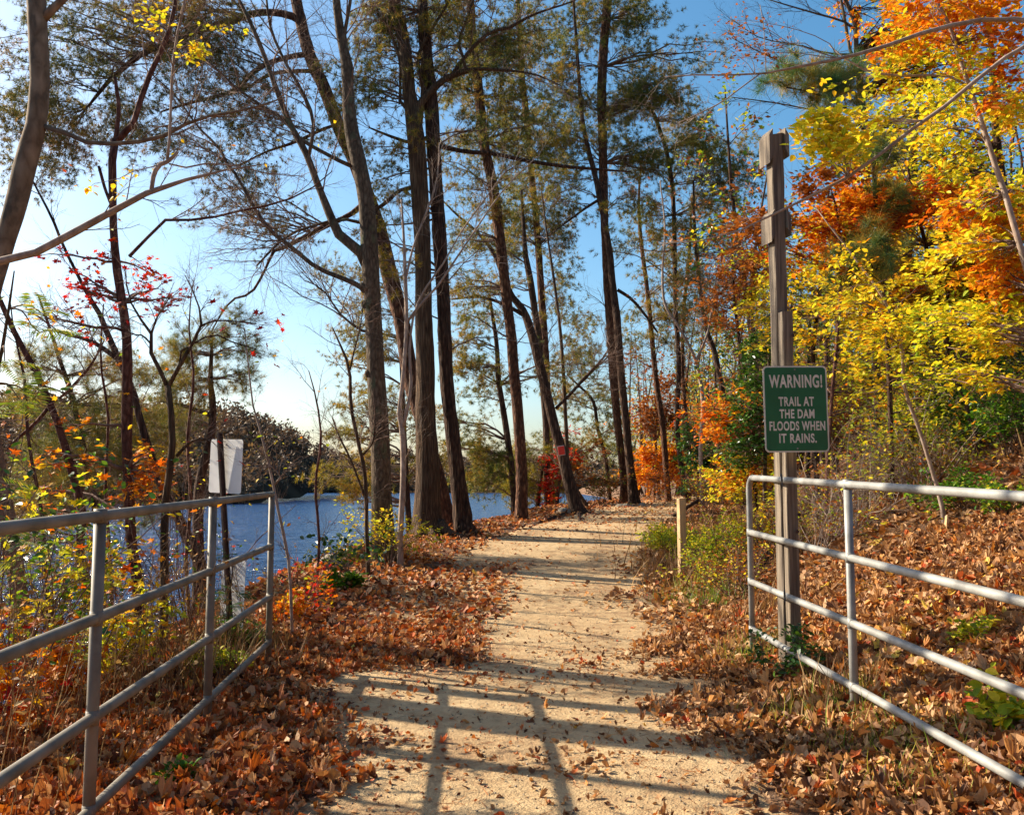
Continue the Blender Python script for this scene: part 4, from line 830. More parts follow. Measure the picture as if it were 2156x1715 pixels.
t = Tree('white_pine', 'young pine with long blue green and golden needle tufts above the wooden post', 'pine tree', 11.5,
    [(1878, 1010, 11), (1872, 800, 11), (1858, 560, 10), (1845, 430, 10), (1838, 340, 9), (1832, 290, 8), (1822, 240, 7), (1815, 180, 5)], 'darkbark', flare=1.2, sides=10, ridge=.04, seed=56)
t.limb([(1834, 300, 7), (1810, 262, 6), (1780, 228, 6), (1740, 205, 5), (1695, 192, 4), (1655, 184, 3)], dY=-.9)
t.zone([(1670, 180, 34, 12, 3, -.9), (1735, 178, 44, 16, 5, -.9), (1790, 190, 36, 14, 3, -.9), (1720, 150, 30, 10, 1, -.9), (1800, 140, 24, 12, 1, -.9)], 'pine', 'needlelong', 1., .2, .5, sel=[1], rise=.1, tms=LTUF, dspread=.3)
t.zone([(1825, 290, 40, 20, 3, -.5), (1845, 320, 36, 14, 2, -.5), (1885, 400, 22, 22, 2, -.5), (1830, 520, 44, 26, 4, -.5), (1875, 500, 30, 20, 1, -.5), (1760, 545, 30, 14, 1, -.5)], 'pine', 'needlelong', 1., .19, .5, sel=[0], rise=.3, tms=LTUF, dspread=.3)
t.done('darkbark')

def ytree(name, label, Y, tr, bark, zl, seed, size=.08, LL=1., cat_='tree'):
    t = Tree(name, label, cat_, Y, tr, bark, flare=1.2, sides=12, ridge=.04, seed=seed)
    for mt, zs in zl: t.zone(zs, 'leaf', mt, .45 if mt in ('yellow', 'orange', 'yellowgreen') and Y < 16 else .6 if mt in ('green', 'red') else .9, size, LL * 1.1)
    t.twigs([(12, 1.5, .8, .1, .008), (6, .8, .7, .05, .005), (4, .4, .7, 0, .004)], sel=[0], t0=.15); t.done(); return t
ytree('beech_tree', 'dark slanting trunk carrying the brightest yellow leaf layers at right', 12.0,
    [(2062, 960, 15), (2037, 849, 14), (2010, 772, 13), (1987, 689, 13), (1970, 599, 11), (1950, 520, 9), (1930, 440, 7), (1910, 350, 5), (1890, 280, 3)], 'darkbark',
    [('yellow', [(2000, 640, 120, 30, 11), (1980, 560, 140, 30, 12), (1860, 560, 100, 30, 9), (2080, 600, 80, 36, 9), (1950, 720, 130, 30, 10), (1820, 480, 100, 24, 8), (1880, 400, 120, 30, 9), (2080, 700, 80, 36, 8), (1990, 340, 120, 30, 9), (1800, 560, 110, 30, 9), (1740, 620, 90, 30, 7), (2100, 500, 80, 40, 8), (1850, 650, 130, 30, 9), (2000, 250, 120, 30, 7)]),
     ('orange', [(1960, 425, 150, 20, 22), (1850, 440, 100, 22, 16), (2060, 590, 100, 18, 18), (2010, 610, 130, 18, 12), (2100, 440, 60, 18, 8)])], 61, .09)
ytree('beech_tree', 'broad dark trunk at the right edge with yellow green leaves around it', 15.0,
    [(2160, 1000, 30), (2150, 780, 28), (2137, 655, 26), (2120, 500, 25), (2108, 380, 22), (2099, 300, 18), (2090, 150, 14), (2080, 0, 10)], 'darkbark',
    [('yellowgreen', [(2060, 800, 100, 40, 12), (1980, 860, 100, 34, 10), (2100, 900, 70, 50, 9), (2020, 400, 100, 50, 10), (1930, 330, 100, 50, 9), (2100, 420, 60, 60, 8), (1880, 620, 120, 40, 8), (1950, 800, 140, 40, 12), (1850, 860, 120, 30, 8), (2080, 980, 90, 30, 7), (1900, 730, 130, 30, 8), (1850, 350, 90, 40, 7)]), ('yellow', [(1990, 760, 110, 40, 9), (2060, 260, 90, 60, 9), (2120, 560, 50, 60, 6)])], 62, .085, 1.2)
ytree('beech_tree', 'slim dark trunk behind the wooden post with small yellow leaves on both sides', 13.0,
    [(1720, 1015, 12), (1715, 860, 11), (1712, 740, 10), (1725, 620, 9), (1735, 500, 7), (1745, 400, 5)], 'darkbark',
    [('yellow', [(1770, 650, 80, 40, 9), (1740, 720, 70, 30, 8), (1620, 600, 80, 36, 7), (1580, 660, 60, 30, 5), (1800, 780, 90, 30, 8), (1640, 700, 50, 30, 5), (1850, 830, 90, 24, 7)]),
     ('yellowgreen', [(1560, 590, 60, 30, 4), (1620, 520, 50, 24, 4), (1700, 650, 40, 50, 5), (1780, 560, 80, 30, 5)])], 63, .06, .9)
ytree('maple_tree', 'small red and orange maple behind the top of the wooden post', 11.5,
    [(1740, 1040, 9), (1750, 860, 8), (1765, 680, 7), (1770, 560, 7), (1765, 460, 5), (1750, 400, 3)], 'redbark',
    [('orange', [(1790, 430, 70, 36, 8), (1740, 480, 60, 26, 6), (1840, 470, 80, 26, 7), (1800, 510, 90, 22, 5), (1700, 560, 60, 24, 3)]), ('rust', [(1760, 370, 60, 20, 3), (1570, 460, 40, 20, 2), (1560, 530, 50, 20, 2)])], 64, .085, .6)
ytree('holly_tree', 'glossy dark green evergreen among the yellow leaves at the right edge', 12.5,
    [(2110, 990, 12), (2105, 800, 11), (2090, 600, 9), (2080, 480, 6)], 'greybark',
    [('green', [(2060, 480, 70, 40, 9), (2110, 520, 50, 50, 8), (2030, 540, 60, 30, 6), (2080, 640, 60, 40, 6), (2110, 760, 50, 50, 6), (1990, 800, 60, 30, 4)])], 65, .07, .9)
ytree('holly_tree', 'dark green evergreen standing directly behind the left edge of the green sign', 17.0,
    [(1610, 1030, 9), (1612, 900, 8), (1618, 780, 6), (1620, 680, 3)], 'greybark',
    [('green', [(1600, 820, 40, 50, 12), (1620, 760, 40, 40, 9), (1590, 900, 44, 50, 12), (1640, 700, 40, 30, 6), (1570, 960, 40, 30, 7)])], 66, .09, .8)
ytree('holly_tree', 'low dark green evergreen at the crest right of the crest pines', 28,
    [(1468, 1050, 8), (1470, 980, 7), (1466, 920, 4)], 'greybark',
    [('green', [(1465, 960, 34, 30, 10), (1475, 1000, 34, 24, 9), (1460, 920, 26, 20, 5)])], 67, .12, .9)
ytree('oak_tree', 'rust leaved slender oak left of the wooden post below its boards', 18,
    [(1590, 1035, 11), (1582, 880, 10), (1560, 740, 8), (1545, 620, 6), (1540, 520, 4)], 'darkbark',
    [('rust', [(1560, 560, 70, 40, 9), (1530, 640, 60, 30, 7), (1600, 500, 50, 40, 6)]), ('orange', [(1560, 870, 60, 24, 7), (1520, 910, 50, 20, 6), (1500, 880, 40, 16, 4), (1540, 980, 60, 16, 6)]), ('yellow', [(1560, 1000, 50, 20, 5), (1600, 980, 40, 20, 5), (1610, 640, 50, 40, 5)])], 68, .085, 1.)
ytree('orange_maple', 'low orange leaved tree glowing at the crest right of the twin pines', 35,
    [(1388, 1050, 7), (1386, 990, 6), (1380, 930, 4)], 'darkbark',
    [('orange', [(1375, 960, 40, 16, 9), (1380, 1000, 44, 14, 10), (1410, 980, 40, 14, 7)]), ('rust', [(1350, 880, 50, 30, 6), (1420, 860, 50, 40, 6), (1400, 780, 50, 40, 5)])], 69, .16, 1.4)
ytree('red_maple', 'small red leaved maple against the water beside the blazed trunk', 28.6,
    [(1172, 1098, 9), (1174, 1040, 8), (1184, 990, 6), (1200, 930, 4)], 'greybark',
    [('red', [(1165, 1000, 34, 40, 6), (1200, 955, 44, 30, 5), (1150, 1035, 24, 20, 3)]), ('rust', [(1250, 980, 50, 30, 4)])], 70, .10, .8)
ytree('dark_tree', 'shadowy dark trunk with shaggy bark high on the bank left of the broad trunk', 16,
    [(1912, 960, 26), (1910, 800, 26), (1908, 650, 27), (1906, 560, 28), (1912, 490, 28), (1918, 400, 24), (1925, 280, 16)], 'darkbark',
    [('yellowgreen', [(1880, 880, 90, 30, 9), (1960, 930, 90, 24, 8)]), ('yellow', [(1850, 520, 80, 30, 6), (1960, 480, 70, 30, 6)])], 71, .085, 1.1)
ytree('dark_tree', 'dark trunk between the green sign and the winding pale sapling', 18,
    [(1868, 980, 20), (1866, 850, 20), (1872, 700, 19), (1876, 560, 16), (1880, 420, 12)], 'darkbark',
    [('rust', [(1820, 900, 80, 24, 7), (1780, 860, 70, 24, 6), (1900, 780, 80, 30, 6)]), ('yellow', [(1780, 820, 80, 30, 7), (1700, 900, 60, 24, 5)])], 72, .085, 1.2)

# background wood on the slope behind everything at right: reads as one mass
r = np.random.default_rng(5); bw = Acc(); ptr = []; prd = []; tip = []
for k in range(150):
    y = r.uniform(24, 75); x = y * r.uniform(.17, .75) + 2; p = np.array([x, y, float(gz(x, y)) - .2]); h = r.uniform(7, 13)
    q = [p, p + [r.normal(0, .2), 0, h * .35], p + [r.normal(0, .4), 0, h * .7], p + [r.normal(0, .7), 0, h]]; ptr.append(cat(q, 9)); prd.append(np.linspace(r.uniform(.06, .16), .02, 9))
ptr = np.array(ptr); prd = np.array(prd); tubes(bw, ptr, prd, 6, .04)
tag(bw.build('background_trunks', M['darkbark'], origin=(0, 0, 0)), 'dense stand of far trunks on the slope behind the yellow leaves', 'woods', kind='stuff')
bl_ = Acc(); b1, r1 = grow(ptr, prd, 12, .15, 1, 2.2, .95, .1, 6, .15, .5, .02, rng=r); b2, r2 = grow(b1, r1, 5, .2, 1, 1.0, .8, .05, 4, .2, .6, .009, rng=r)
tw = Acc(); tubes(tw, b1, r1, 3); tubes(tw, b2, r2, 3); tag(tw.build('background_branches', M['twig'], origin=(0, 0, 0)), 'tangle of far bare branches on the slope behind the yellow leaves', 'woods', kind='stuff')
for nm, mt, fr, lb in (('background_rust_leaves', 'rust', .3, 'haze of rust brown leaves in the far wood at right'), ('background_green_leaves', 'green', .35, 'dark green evergreen leaves in the far wood at right'), ('background_yellow_leaves', 'yellowgreen', .3, 'yellow green leaves in the far wood at right')):
    a = Acc(); m = r.uniform(size=len(b2)) < fr; leaves_on(b2[m], 12, .17, DIA, a, r, .0, 1., jit=.12); tag(a.build(nm, M[mt], origin=(0, 0, 0)), lb, 'woods', kind='stuff')

# ---------------------------------------------------------------- trees just outside the view; woods behind the camera added to cut sky fill
for k, (x_, Y_, w_, lb) in enumerate(((-300, 8.5, 130, 'thick trunk at the water just outside the left edge of the view'), (-335, 7.3, 36, 'slim trunk just outside the left edge beside the thick one'), (-420, 5.9, 40, 'slim trunk on the bank left of the camera'), (-260, 10.6, 46, 'slim leaning trunk behind the thick trunk outside the left edge'))):
    t = Tree('shore_tree', lb, 'tree', Y_, [(x_, 1420, w_), (x_ - 10, 900, w_ * .9), (x_ - 25, 400, w_ * .8), (x_ - 10, -200, w_ * .6), (x_ - 40, -900, w_ * .4), (x_ - 50, -1500, w_ * .2)], 'darkbark', flare=1.3, ridge=.03, seed=90 + k)
    t.twigs([(6, 2.0, .8, .2, .02), (5, .9, .7, .1, .008), (3, .4, .7, 0, .004)], t0=.5); t.leaf(t.last, 'rust', .08, 1, DIA, frac=.15, roll=1.3); t.done()
r = np.random.default_rng(6); ptr = []; prd = []  # unseen woods behind the camera, added to block part of the sky light
for k in range(120):
    y = -r.uniform(5, 34); x = r.uniform(-30, 34)
    if abs(x) < 1.8: continue
    p = np.array([x, y, float(gz(x, y)) - .2]); h = r.uniform(9, 15); ptr.append(cat([p, p + [r.normal(0, .3), 0, h * .5], p + [r.normal(0, .6), 0, h]], 7)); prd.append(np.linspace(r.uniform(.08, .2), .02, 7))
ptr = np.array(ptr); prd = np.array(prd); a = Acc(); tubes(a, ptr, prd, 6, .04); b1, r1 = grow(ptr, prd, 12, .2, 1, 2.6, .9, .15, 5, .15, .5, .02, rng=r); tubes(a, b1, r1, 3)
tag(a.build('unseen_woods_trunks', M['darkbark'], origin=(0, 0, 0)), 'unseen woods added behind the camera to cut the sky fill', 'woods', kind='stuff')
a = Acc(); leaves_on(b1, 22, .55, DIA, a, r, .0, 1., jit=.45); tag(a.build('unseen_woods_leaves', M['rust'], origin=(0, 0, 0)), 'large leaf cards of the unseen woods added behind the camera', 'woods', kind='stuff')

# thin far stems and golden brush closing the view beyond the bend
r = np.random.default_rng(15); ptr = []; prd = []
for k in range(150):
    y = r.uniform(35, 70); x = np.interp(y, *LE) + r.uniform(.2, 16); p = np.array([x, y, float(gz(x, y)) - .2]); h = r.uniform(4, 12)
    ptr.append(cat([p, p + [r.normal(0, .3), 0, h * .4], p + [r.normal(0, .8), 0, h]], 9)); prd.append(np.linspace(r.uniform(.03, .10), .012, 9))
ptr = np.array(ptr); prd = np.array(prd); a = Acc(); tubes(a, ptr, prd, 6, .04); b1, r1 = grow(ptr, prd, 14, .08, 1, 1.9, .95, .1, 5, .15, .5, .016, rng=r); b2, r2 = grow(b1, r1, 5, .2, 1, .9, .8, .05, 4, .2, .6, .009, rng=r); tubes(a, b1, r1, 3); tubes(a, b2, r2, 3)
tag(a.build('far_stems', M['darkbark'], origin=(0, 0, 0)), 'thin far stems and bare branches beyond the bend of the trail', 'woods', kind='stuff')
low = b2[b2[:, 0, 2] < 6]
for nm, mt, fr, lb in (('far_golden_leaves', 'orange', .22, 'orange leaves in the woods beyond the bend'), ('far_yellow_leaves', 'yellowgreen', .3, 'yellow green leaves in the woods beyond the bend'), ('far_pine_leaves', 'needle', .4, 'olive green sprays in the woods beyond the bend')):
    src = b2 if mt == 'needle' else low; m = r.uniform(size=len(src)) < fr; a = Acc(); leaves_on(src[m], 7, .15, DIA, a, r, .0, 1., jit=.1); tag(a.build(nm, M[mt], origin=(0, 0, 0)), lb, 'woods', kind='stuff')

# ---------------------------------------------------------------- shrubs and undergrowth
def shrub(name, label, x, y, Y, h, spread, n, leafs, group=None, cat_='shrub', stem=None, seed=0, lv2=(7, .45), lv3=(5, .25), r0=.008, up=.6):
    b = P(x, y, Y); b[2] = float(gz(b[0], b[1])); rg = np.random.default_rng(seed or int(x + y * 3))
    e = empty(name, b, label, cat_, group); stem = stem or ('palebark' if name == 'brush' and x > 1600 else 'twig')
    d = nrm(np.stack([rg.normal(0, spread, n), rg.normal(0, spread, n), np.full(n, 1.)], -1)); pts = np.empty((n, 8, 3)); cur = d; pts[:, 0] = b + np.stack([rg.normal(0, .06, n), rg.normal(0, .06, n), np.full(n, -.03)], -1)
    L = h * rg.uniform(.55, 1.1, n)
    for k in range(1, 8): cur = nrm(cur + rg.normal(0, .12, (n, 3))); pts[:, k] = pts[:, k - 1] + cur * (L / 7)[:, None]
    rr = np.full((n, 1), r0) * np.linspace(1, .35, 8)[None]; st = Acc(); tubes(st, pts, rr, 5)
    l1, q1 = grow(pts, rr, lv2[0], .25, 1, h * lv2[1], .8, .15, 5, .2, .6, .005, rng=rg); l2, q2 = grow(l1, q1, lv3[0], .2, 1, h * lv3[1], .8, .05, 4, .2, .6, .003, rng=rg)
    tubes(st, l1, q1, 3); tubes(st, l2, q2, 3); st.build('stems', M[stem], e, b)
    for mt, size, per, tm, frac in leafs:
        a = Acc(); m = rg.uniform(size=len(l2)) < frac; leaves_on(l2[m], per, size, tm, a, rg, .1, .7); a.build('foliage', M[mt], e, b)
    return e
SH = [
 ('green_shrub', 'green leaved shrub at the water edge left of the grey trunk foot', 735, 1195, 11.5, .95, .3, 6, [('green', .09, 2, OV, .5), ('yellow', .06, 2, OV, .25)]),
 ('vine', 'yellow leaved vine climbing the foot of the grey trunk', 812, 1165, 13.0, 1.05, .22, 9, [('yellow', .06, 3, OV, .8)]),
 ('red_shrub', 'small red and orange leaved shrub at the bank behind the left gate end', 640, 1255, 9.8, .62, .6, 6, [('red', .06, 1, MAP, .5), ('orange', .055, 1, MAP, .5), ('yellowgreen', .05, 1, OV, .3)]),
 ('red_shrub', 'low red leaved seedling just left of the gate end shrub', 600, 1265, 9.4, .35, .6, 5, [('orange', .07, 3, MAP, .7), ('yellow', .06, 2, MAP, .3)]),
 ('green_shrub', 'green leafy plant at the bank edge below the grey trunk', 710, 1205, 11.3, .3, .8, 5, [('lightgreen', .09, 3, OV, .8)]),
 ('weed_clump', 'yellow green weeds growing behind the wooden stake', 1455, 1190, 13.2, .5, .6, 14, [('yellowgreen', .045, 4, OV, .9)]),
 ('weed_clump', 'yellow green weeds right of the wooden stake', 1510, 1200, 11.0, .75, .5, 18, [('yellowgreen', .045, 4, OV, .85), ('rust', .04, 2, DIA, .2)]),
 ('weed_clump', 'brown dry weeds left of the right gate end post', 1550, 1230, 9.5, .7, .4, 14, [('rust', .04, 3, DIA, .5), ('yellow', .04, 2, OV, .3)]),
 ('weed_clump', 'green weeds close behind the wooden stake at the path side', 1400, 1150, 14.5, .5, .6, 14, [('yellowgreen', .05, 4, OV, .9)]),
 ('weed_clump', 'bushy yellow weeds on the bank behind the wooden post', 1620, 1130, 11.0, .9, .45, 16, [('yellow', .05, 3, OV, .5), ('rust', .045, 2, DIA, .4)]),
 ('brush', 'bare twiggy brush on the bank right of the green sign', 1760, 1060, 11.5, 1.3, .5, 16, [('rust', .06, 2, DIA, .3), ('yellow', .05, 2, OV, .2)]),
 ('brush', 'dense tangle of dry stems on the bank below the sign edge', 1730, 1120, 10.0, 1.0, .6, 16, [('rust', .05, 2, DIA, .25), ('yellowgreen', .045, 2, OV, .2)]),
 ('brush', 'bare arching brush on the bank left of the winding sapling', 1850, 1020, 12.0, 1.3, .6, 16, [('rust', .06, 2, DIA, .3), ('yellowgreen', .06, 2, OV, .3)]),
 ('brush', 'pale bare stems crossing on the bank between the green sign and the sapling', 1800, 1090, 10.6, 1.7, .7, 12, [('yellowgreen', .05, 2, OV, .25), ('yellow', .05, 2, OV, .15)]),
 ('brush', 'yellow green brush on the bank just right of the winding sapling', 1960, 1010, 11.2, 1.4, .6, 16, [('yellowgreen', .055, 3, OV, .6), ('orange', .05, 2, OV, .2)]),
 ('brush', 'leafy yellow brush at the top of the bank near the right edge', 2090, 960, 13.5, 1.6, .6, 16, [('yellowgreen', .06, 3, OV, .7), ('yellow', .05, 2, OV, .3)]),
 ('green_shrub', 'green leaved shrub on the bank right of the winding sapling', 2060, 1010, 12.5, .9, .7, 14, [('lightgreen', .07, 4, OV, .8), ('yellow', .06, 2, OV, .3)]),
 ('green_shrub', 'green leaved shrub at the right edge above the gate rail', 2140, 1030, 11.0, 1.1, .6, 14, [('lightgreen', .07, 4, OV, .8), ('green', .06, 2, OV, .4)]),
 ('green_shrub', 'low green shrub on the leaf bank just above the top gate rail', 2030, 1130, 9.6, .45, .8, 12, [('lightgreen', .05, 4, OV, .8)]),
 ('green_shrub', 'low green plants under the far right end of the top rail', 2120, 1180, 8.8, .5, .8, 10, [('lightgreen', .05, 3, OV, .7), ('yellowgreen', .05, 2, OV, .4)]),
 ('brush', 'dry brush at the crest behind the wooden stake', 1500, 1062, 24, 1.3, .5, 16, [('rust', .09, 2, DIA, .5), ('yellow', .08, 2, DIA, .3)]),
 ('brush', 'dry brush at the crest in front of the leaning dark trunk', 1580, 1060, 20, 1.4, .5, 16, [('rust', .09, 2, DIA, .5), ('yellowgreen', .08, 3, DIA, .5)]),
 ('brush', 'olive brush between the twin pines and the blazed trunk', 1265, 1082, 29, 1.3, .5, 14, [('rust', .10, 2, DIA, .5), ('needle', .12, 2, DIA, .4)]),
 ('brush', 'brown brush at the water edge between the twin pines and the stake', 1380, 1056, 31, 1.3, .6, 14, [('rust', .10, 2, DIA, .6), ('orange', .10, 2, DIA, .2)]),
 ('green_vine', 'dark leafy vine hugging the base of the wooden post', 1668, 1372, 6.35, .42, .25, 6, [('green', .045, 3, OV, .8)]),
 ('seedling', 'pale leaved seedling in the shade between the left gate rails', 345, 1640, 4.5, .14, .4, 3, [('lightgreen', .05, 2, OV, .8)]),
 ('seedling', 'oak seedling with broad yellow green leaves under the right rails', 2130, 1520, 4.6, .22, .5, 4, [('yellowgreen', .08, 2, OV, .8)]),
 ('seedling', 'small yellow seedling right of the second right gate post', 2040, 1345, 6.0, .25, .5, 4, [('yellowgreen', .045, 3, OV, .8)]),
 ('yellow_shrub', 'bright yellow leaved bush behind the near left gate post', 235, 1400, 6.6, .7, .45, 7, [('yellow', .07, 3, OV, .6), ('yellowgreen', .05, 2, OV, .3)]),
 ('yellow_shrub', 'yellow orange leaved bush at left just under the top gate rail', 175, 1480, 6.4, 1.4, .22, 6, [('yellow', .08, 3, MAP, .5), ('orange', .08, 2, MAP, .2)]),
 ('orange_shrub', 'orange leaved low bush at the lower left beside the dark trunk foot', 90, 1520, 6.0, .45, .5, 6, [('orange', .08, 2, MAP, .7)]),
 ('orange_shrub', 'big orange leaves at the left edge between the gate rails', 10, 1560, 5.2, .6, .4, 5, [('orange', .09, 2, MAP, .4), ('red', .08, 1, MAP, .3)]),
 ('green_shrub', 'green leaved bush at left above the top gate rail', 60, 1480, 6.2, 1.5, .28, 11, [('lightgreen', .055, 3, OV, .6), ('yellow', .05, 2, OV, .2)]),
 ('green_shrub', 'leafy green and yellow thicket filling the left edge at eye level', 0, 1500, 5.6, 2.3, .25, 8, [('green', .06, 3, OV, .45), ('yellow', .06, 2, OV, .25), ('orange', .07, 1, MAP, .2)]),
 ('green_shrub', 'yellow green weeds under the brown sign post', 440, 1420, 7.0, .28, .5, 12, [('yellowgreen', .04, 4, OV, .8)]),
 ('green_shrub', 'ferny green weeds at the foot of the brown sign post', 500, 1370, 8.0, .3, .5, 10, [('lightgreen', .04, 4, OV, .8), ('deadgrass', .04, 2, DIA, .4)]),
 ('brush', 'tangled reddish brush between the left tree trunks above the water', 250, 1330, 8.5, 1.7, .5, 9, [('rust', .06, 1, DIA, .3), ('lightgreen', .05, 2, OV, .2), ('orange', .07, 1, MAP, .12)]),
 ('brush', 'tall brush at left between the bent trunk and the leaning trunk', 110, 1380, 8.6, 2.4, .4, 9, [('green', .06, 2, OV, .35), ('orange', .07, 1, MAP, .15), ('yellowgreen', .05, 2, OV, .25)]),
 ('brush', 'fine bare brush right of the forked sapling by the water', 400, 1300, 9.5, 1.8, .45, 12, [('yellow', .05, 1, OV, .12), ('red', .05, 1, MAP, .08)]),
]
for s_ in SH: shrub(*s_)

# compound-leaved (mimosa like) fronds at left
def fronds(name, label, Y, stem, fr, size, mt='lightgreen', seed=1):
    t = Tree(name, label, 'sapling', Y, stem, 'oakbark', flare=1.1, sides=8, ridge=.01, part='stem', seed=seed)
    rg = np.random.default_rng(seed); a = Acc(); pp = t.lines[0][0]
    for (x, y, n, dY) in fr:
        T_ = P(x, y, Y + dY); i = np.argmin(np.linalg.norm(pp - T_, axis=1)); S = pp[i]
        tubes(t.tw, cat([S, (S + T_) / 2 + [0, 0, .05], T_], 6), np.linspace(.006, .003, 6), 4)
        d = nrm(np.stack([rg.normal(0, 1, n), rg.normal(0, 1, n), rg.normal(.1, .35, n)], -1)); cull_inst(a, PIN, T_ + rg.normal(0, .03, (n, 3)), d, size * rg.uniform(.7, 1.2, n), .35, rng=rg)
    a.build('foliage', M[mt], t.e, t.base); t.done()
fronds('feathery_sapling', 'sapling with feathery fern like fronds at the left edge above the gate', 5.4, [(-60, 1600, 14), (-50, 1200, 13), (-30, 900, 11), (0, 760, 9), (20, 640, 6), (30, 570, 3)],
       [(70, 690, 4, 0), (95, 665, 2, .1), (10, 760, 4, -.1), (40, 840, 5, 0), (85, 850, 3, .1), (0, 1000, 3, 0), (0, 1190, 3, 0), (25, 1130, 3, .1), (-20, 880, 4, 0)], .24, 'grass')
fronds('feathery_seedling', 'small feathery leaved seedling in front of the brown sign post', 7.2, [(470, 1440, 5), (478, 1330, 4), (485, 1240, 3), (490, 1200, 2)], [(480, 1170, 4, 0), (490, 1240, 5, 0), (470, 1290, 4, .1), (500, 1300, 4, 0), (455, 1250, 3, 0)], .17, 'green', 2)

# tall dry stalks (nobody could count them)
r = np.random.default_rng(8); n = 300; ds = Acc()
yy_ = r.uniform(3.4, 9.5, n); xx_ = -1.95 - r.exponential(1.0, n) - .05 * (yy_ - 4); xx_ += .0; zz_ = gz(xx_, yy_)
p0 = np.stack([xx_, yy_, zz_ - .03], -1); d = nrm(np.stack([r.normal(0, .2, n), r.normal(0, .2, n), np.ones(n)], -1)); L = r.uniform(.3, 1.15, n)
pts = p0[:, None] + d[:, None] * (np.linspace(0, 1, 6)[None, :, None] * L[:, None, None]) + np.cumsum(r.normal(0, .012, (n, 6, 3)), 1)
tubes(ds, pts, np.full((n, 1), .0035) * np.linspace(1, .4, 6)[None], 3); s1, q1 = grow(pts, np.full((n, 6), .003), 4, .4, 1, .22, .6, .2, 4, .2, .7, .002, rng=r); tubes(ds, s1, q1, 3)
leaves_on(s1[r.uniform(size=len(s1)) < .5], 2, .045, DIA, ds, r, .2, 1.2, hang=.6)
tag(ds.build('dry_stalks', M['deadgrass'], origin=(0, 0, 0)), 'tall dry brown weed stalks behind the left gate', 'weeds', kind='stuff')

# ---------------------------------------------------------------- leaf litter, needles, grass
def frustum(n, d0, d1, r, power=1., wide=1.35, side=0):
    u = r.uniform(size=n)
    d = d0 * (d1 / d0)**u if power == 0 else (d0**power + u * (d1**power - d0**power))**(1 / power)
    x = r.uniform(-1, 1, n) * (.58 * d * wide + 1.2); return x, d
def pathdens(x, y):
    c = np.interp(y, *CX); h = np.interp(y, *HW); q = np.abs(x - c) / h
    nz = wob(x, y, 1.5) * .5 + wob(x + 3, y, 4.) * .3
    edge = sstep(.66, 1.06, q + nz * .26)
    left = sstep(6.9, 7.6, y) * (1 - sstep(12.5, 14, y)) * sstep(.0, .5, (c + .1 - x + .16 * nz) + .0)   # drift of leaves over the left half
    left2 = sstep(-.85, -1.3, x + .12 * nz) * (y < 6.0)
    far = sstep(12, 24, y) * .5
    patch = .06 + .22 * np.clip(nz, 0, 1.2)
    return np.clip(np.maximum.reduce([edge, left * .95, left2 * .8, far + patch * 0, patch]), 0, 1)
def scatter_leaves(name, label, matn, n, d0, d1, size, tm, r, redside=None, lift=.05, power=2., tilt=.55):
    x, y = frustum(n, d0, d1, r, power); keep = r.uniform(size=n) < pathdens(x, y)
    zg = gz(x, y); keep &= zg > WATER_Z + .05
    redp = sstep(.6, -.4, x - np.interp(y, *CX) + .5 * wob(x, y, .7)) 
    k2 = r.uniform(size=n) < redp * .8
    keep &= k2 if redside else ~k2
    x, y, zg = x[keep], y[keep], zg[keep]; m = len(x)
    q = pathdens(x, y); pos = np.stack([x, y, zg + .025 + r.uniform(0, lift, m) * q], -1)
    a = r.uniform(0, 6.28, m); d = np.stack([np.cos(a), np.sin(a), r.normal(0, tilt * (.25 + .75 * q), m)], -1)
    up = np.stack([r.normal(0, tilt * .6, m), r.normal(0, tilt * .6, m), np.ones(m)], -1)
    ac = Acc(); cull_inst(ac, tm, pos, d, size * np.clip(np.exp(r.normal(-.08, .36, m)), .35, 1.7) * (.55 + .45 * q), .3, up, r)
    tag(ac.build(name, M[matn], origin=(0, 0, 0)), label, 'fallen leaves', kind='stuff')
r = np.random.default_rng(10)
scatter_leaves('fallen_leaves', 'carpet of curled brown fallen leaves beside and over the path', 'litter', 105000, 2.6, 9, .052, LOB + CUR, r, False, .06, 1.3, .8)
scatter_leaves('fallen_leaves', 'drifts of red brown fallen leaves along the left of the path', 'litterred', 105000, 2.6, 9, .052, LOB + CUR, r, True, .06, 1.3, .8)
scatter_leaves('fallen_leaves', 'distant carpet of brown fallen leaves up the bank', 'litter', 120000, 9, 42, .075, LOB[:3] + CUR, r, False, .06, .7)
scatter_leaves('fallen_leaves', 'distant drifts of red fallen leaves by the left tree feet', 'litterred', 110000, 9, 36, .07, LOB[:3] + CUR, r, True, .05, .6)
# needle litter and twiglets on the trail
n = 110000; x, y = frustum(n, 3, 22, r, 1.1, .9); c = np.interp(y, *CX); h = np.interp(y, *HW)
nz = wob(x, y, 3.) * .5 + wob(x, y + 4, 8.) * .5; k = (np.abs(x - c) < h * 1.05) & (r.uniform(size=n) < np.clip(.15 + .8 * nz, .04, 1)); x, y = x[k], y[k]
a = r.uniform(0, 6.28, len(x)); ac = Acc(); nd = T([(0, -.03, 0), (0, .03, 0), (1, .02, .05), (1, -.02, .05)], [(0, 1, 2, 3)])
inst(ac, nd, np.stack([x, y, gz(x, y) + .028], -1), frames(np.stack([np.cos(a), np.sin(a), r.normal(0, .12, len(x))], -1), rng=r, rollsd=.3), r.uniform(.02, .075, len(x)))
tag(ac.build('needle_litter', M['rust'], origin=(0, 0, 0)), 'scattered orange pine needles and bits on the sandy path', 'needle litter', kind='stuff')
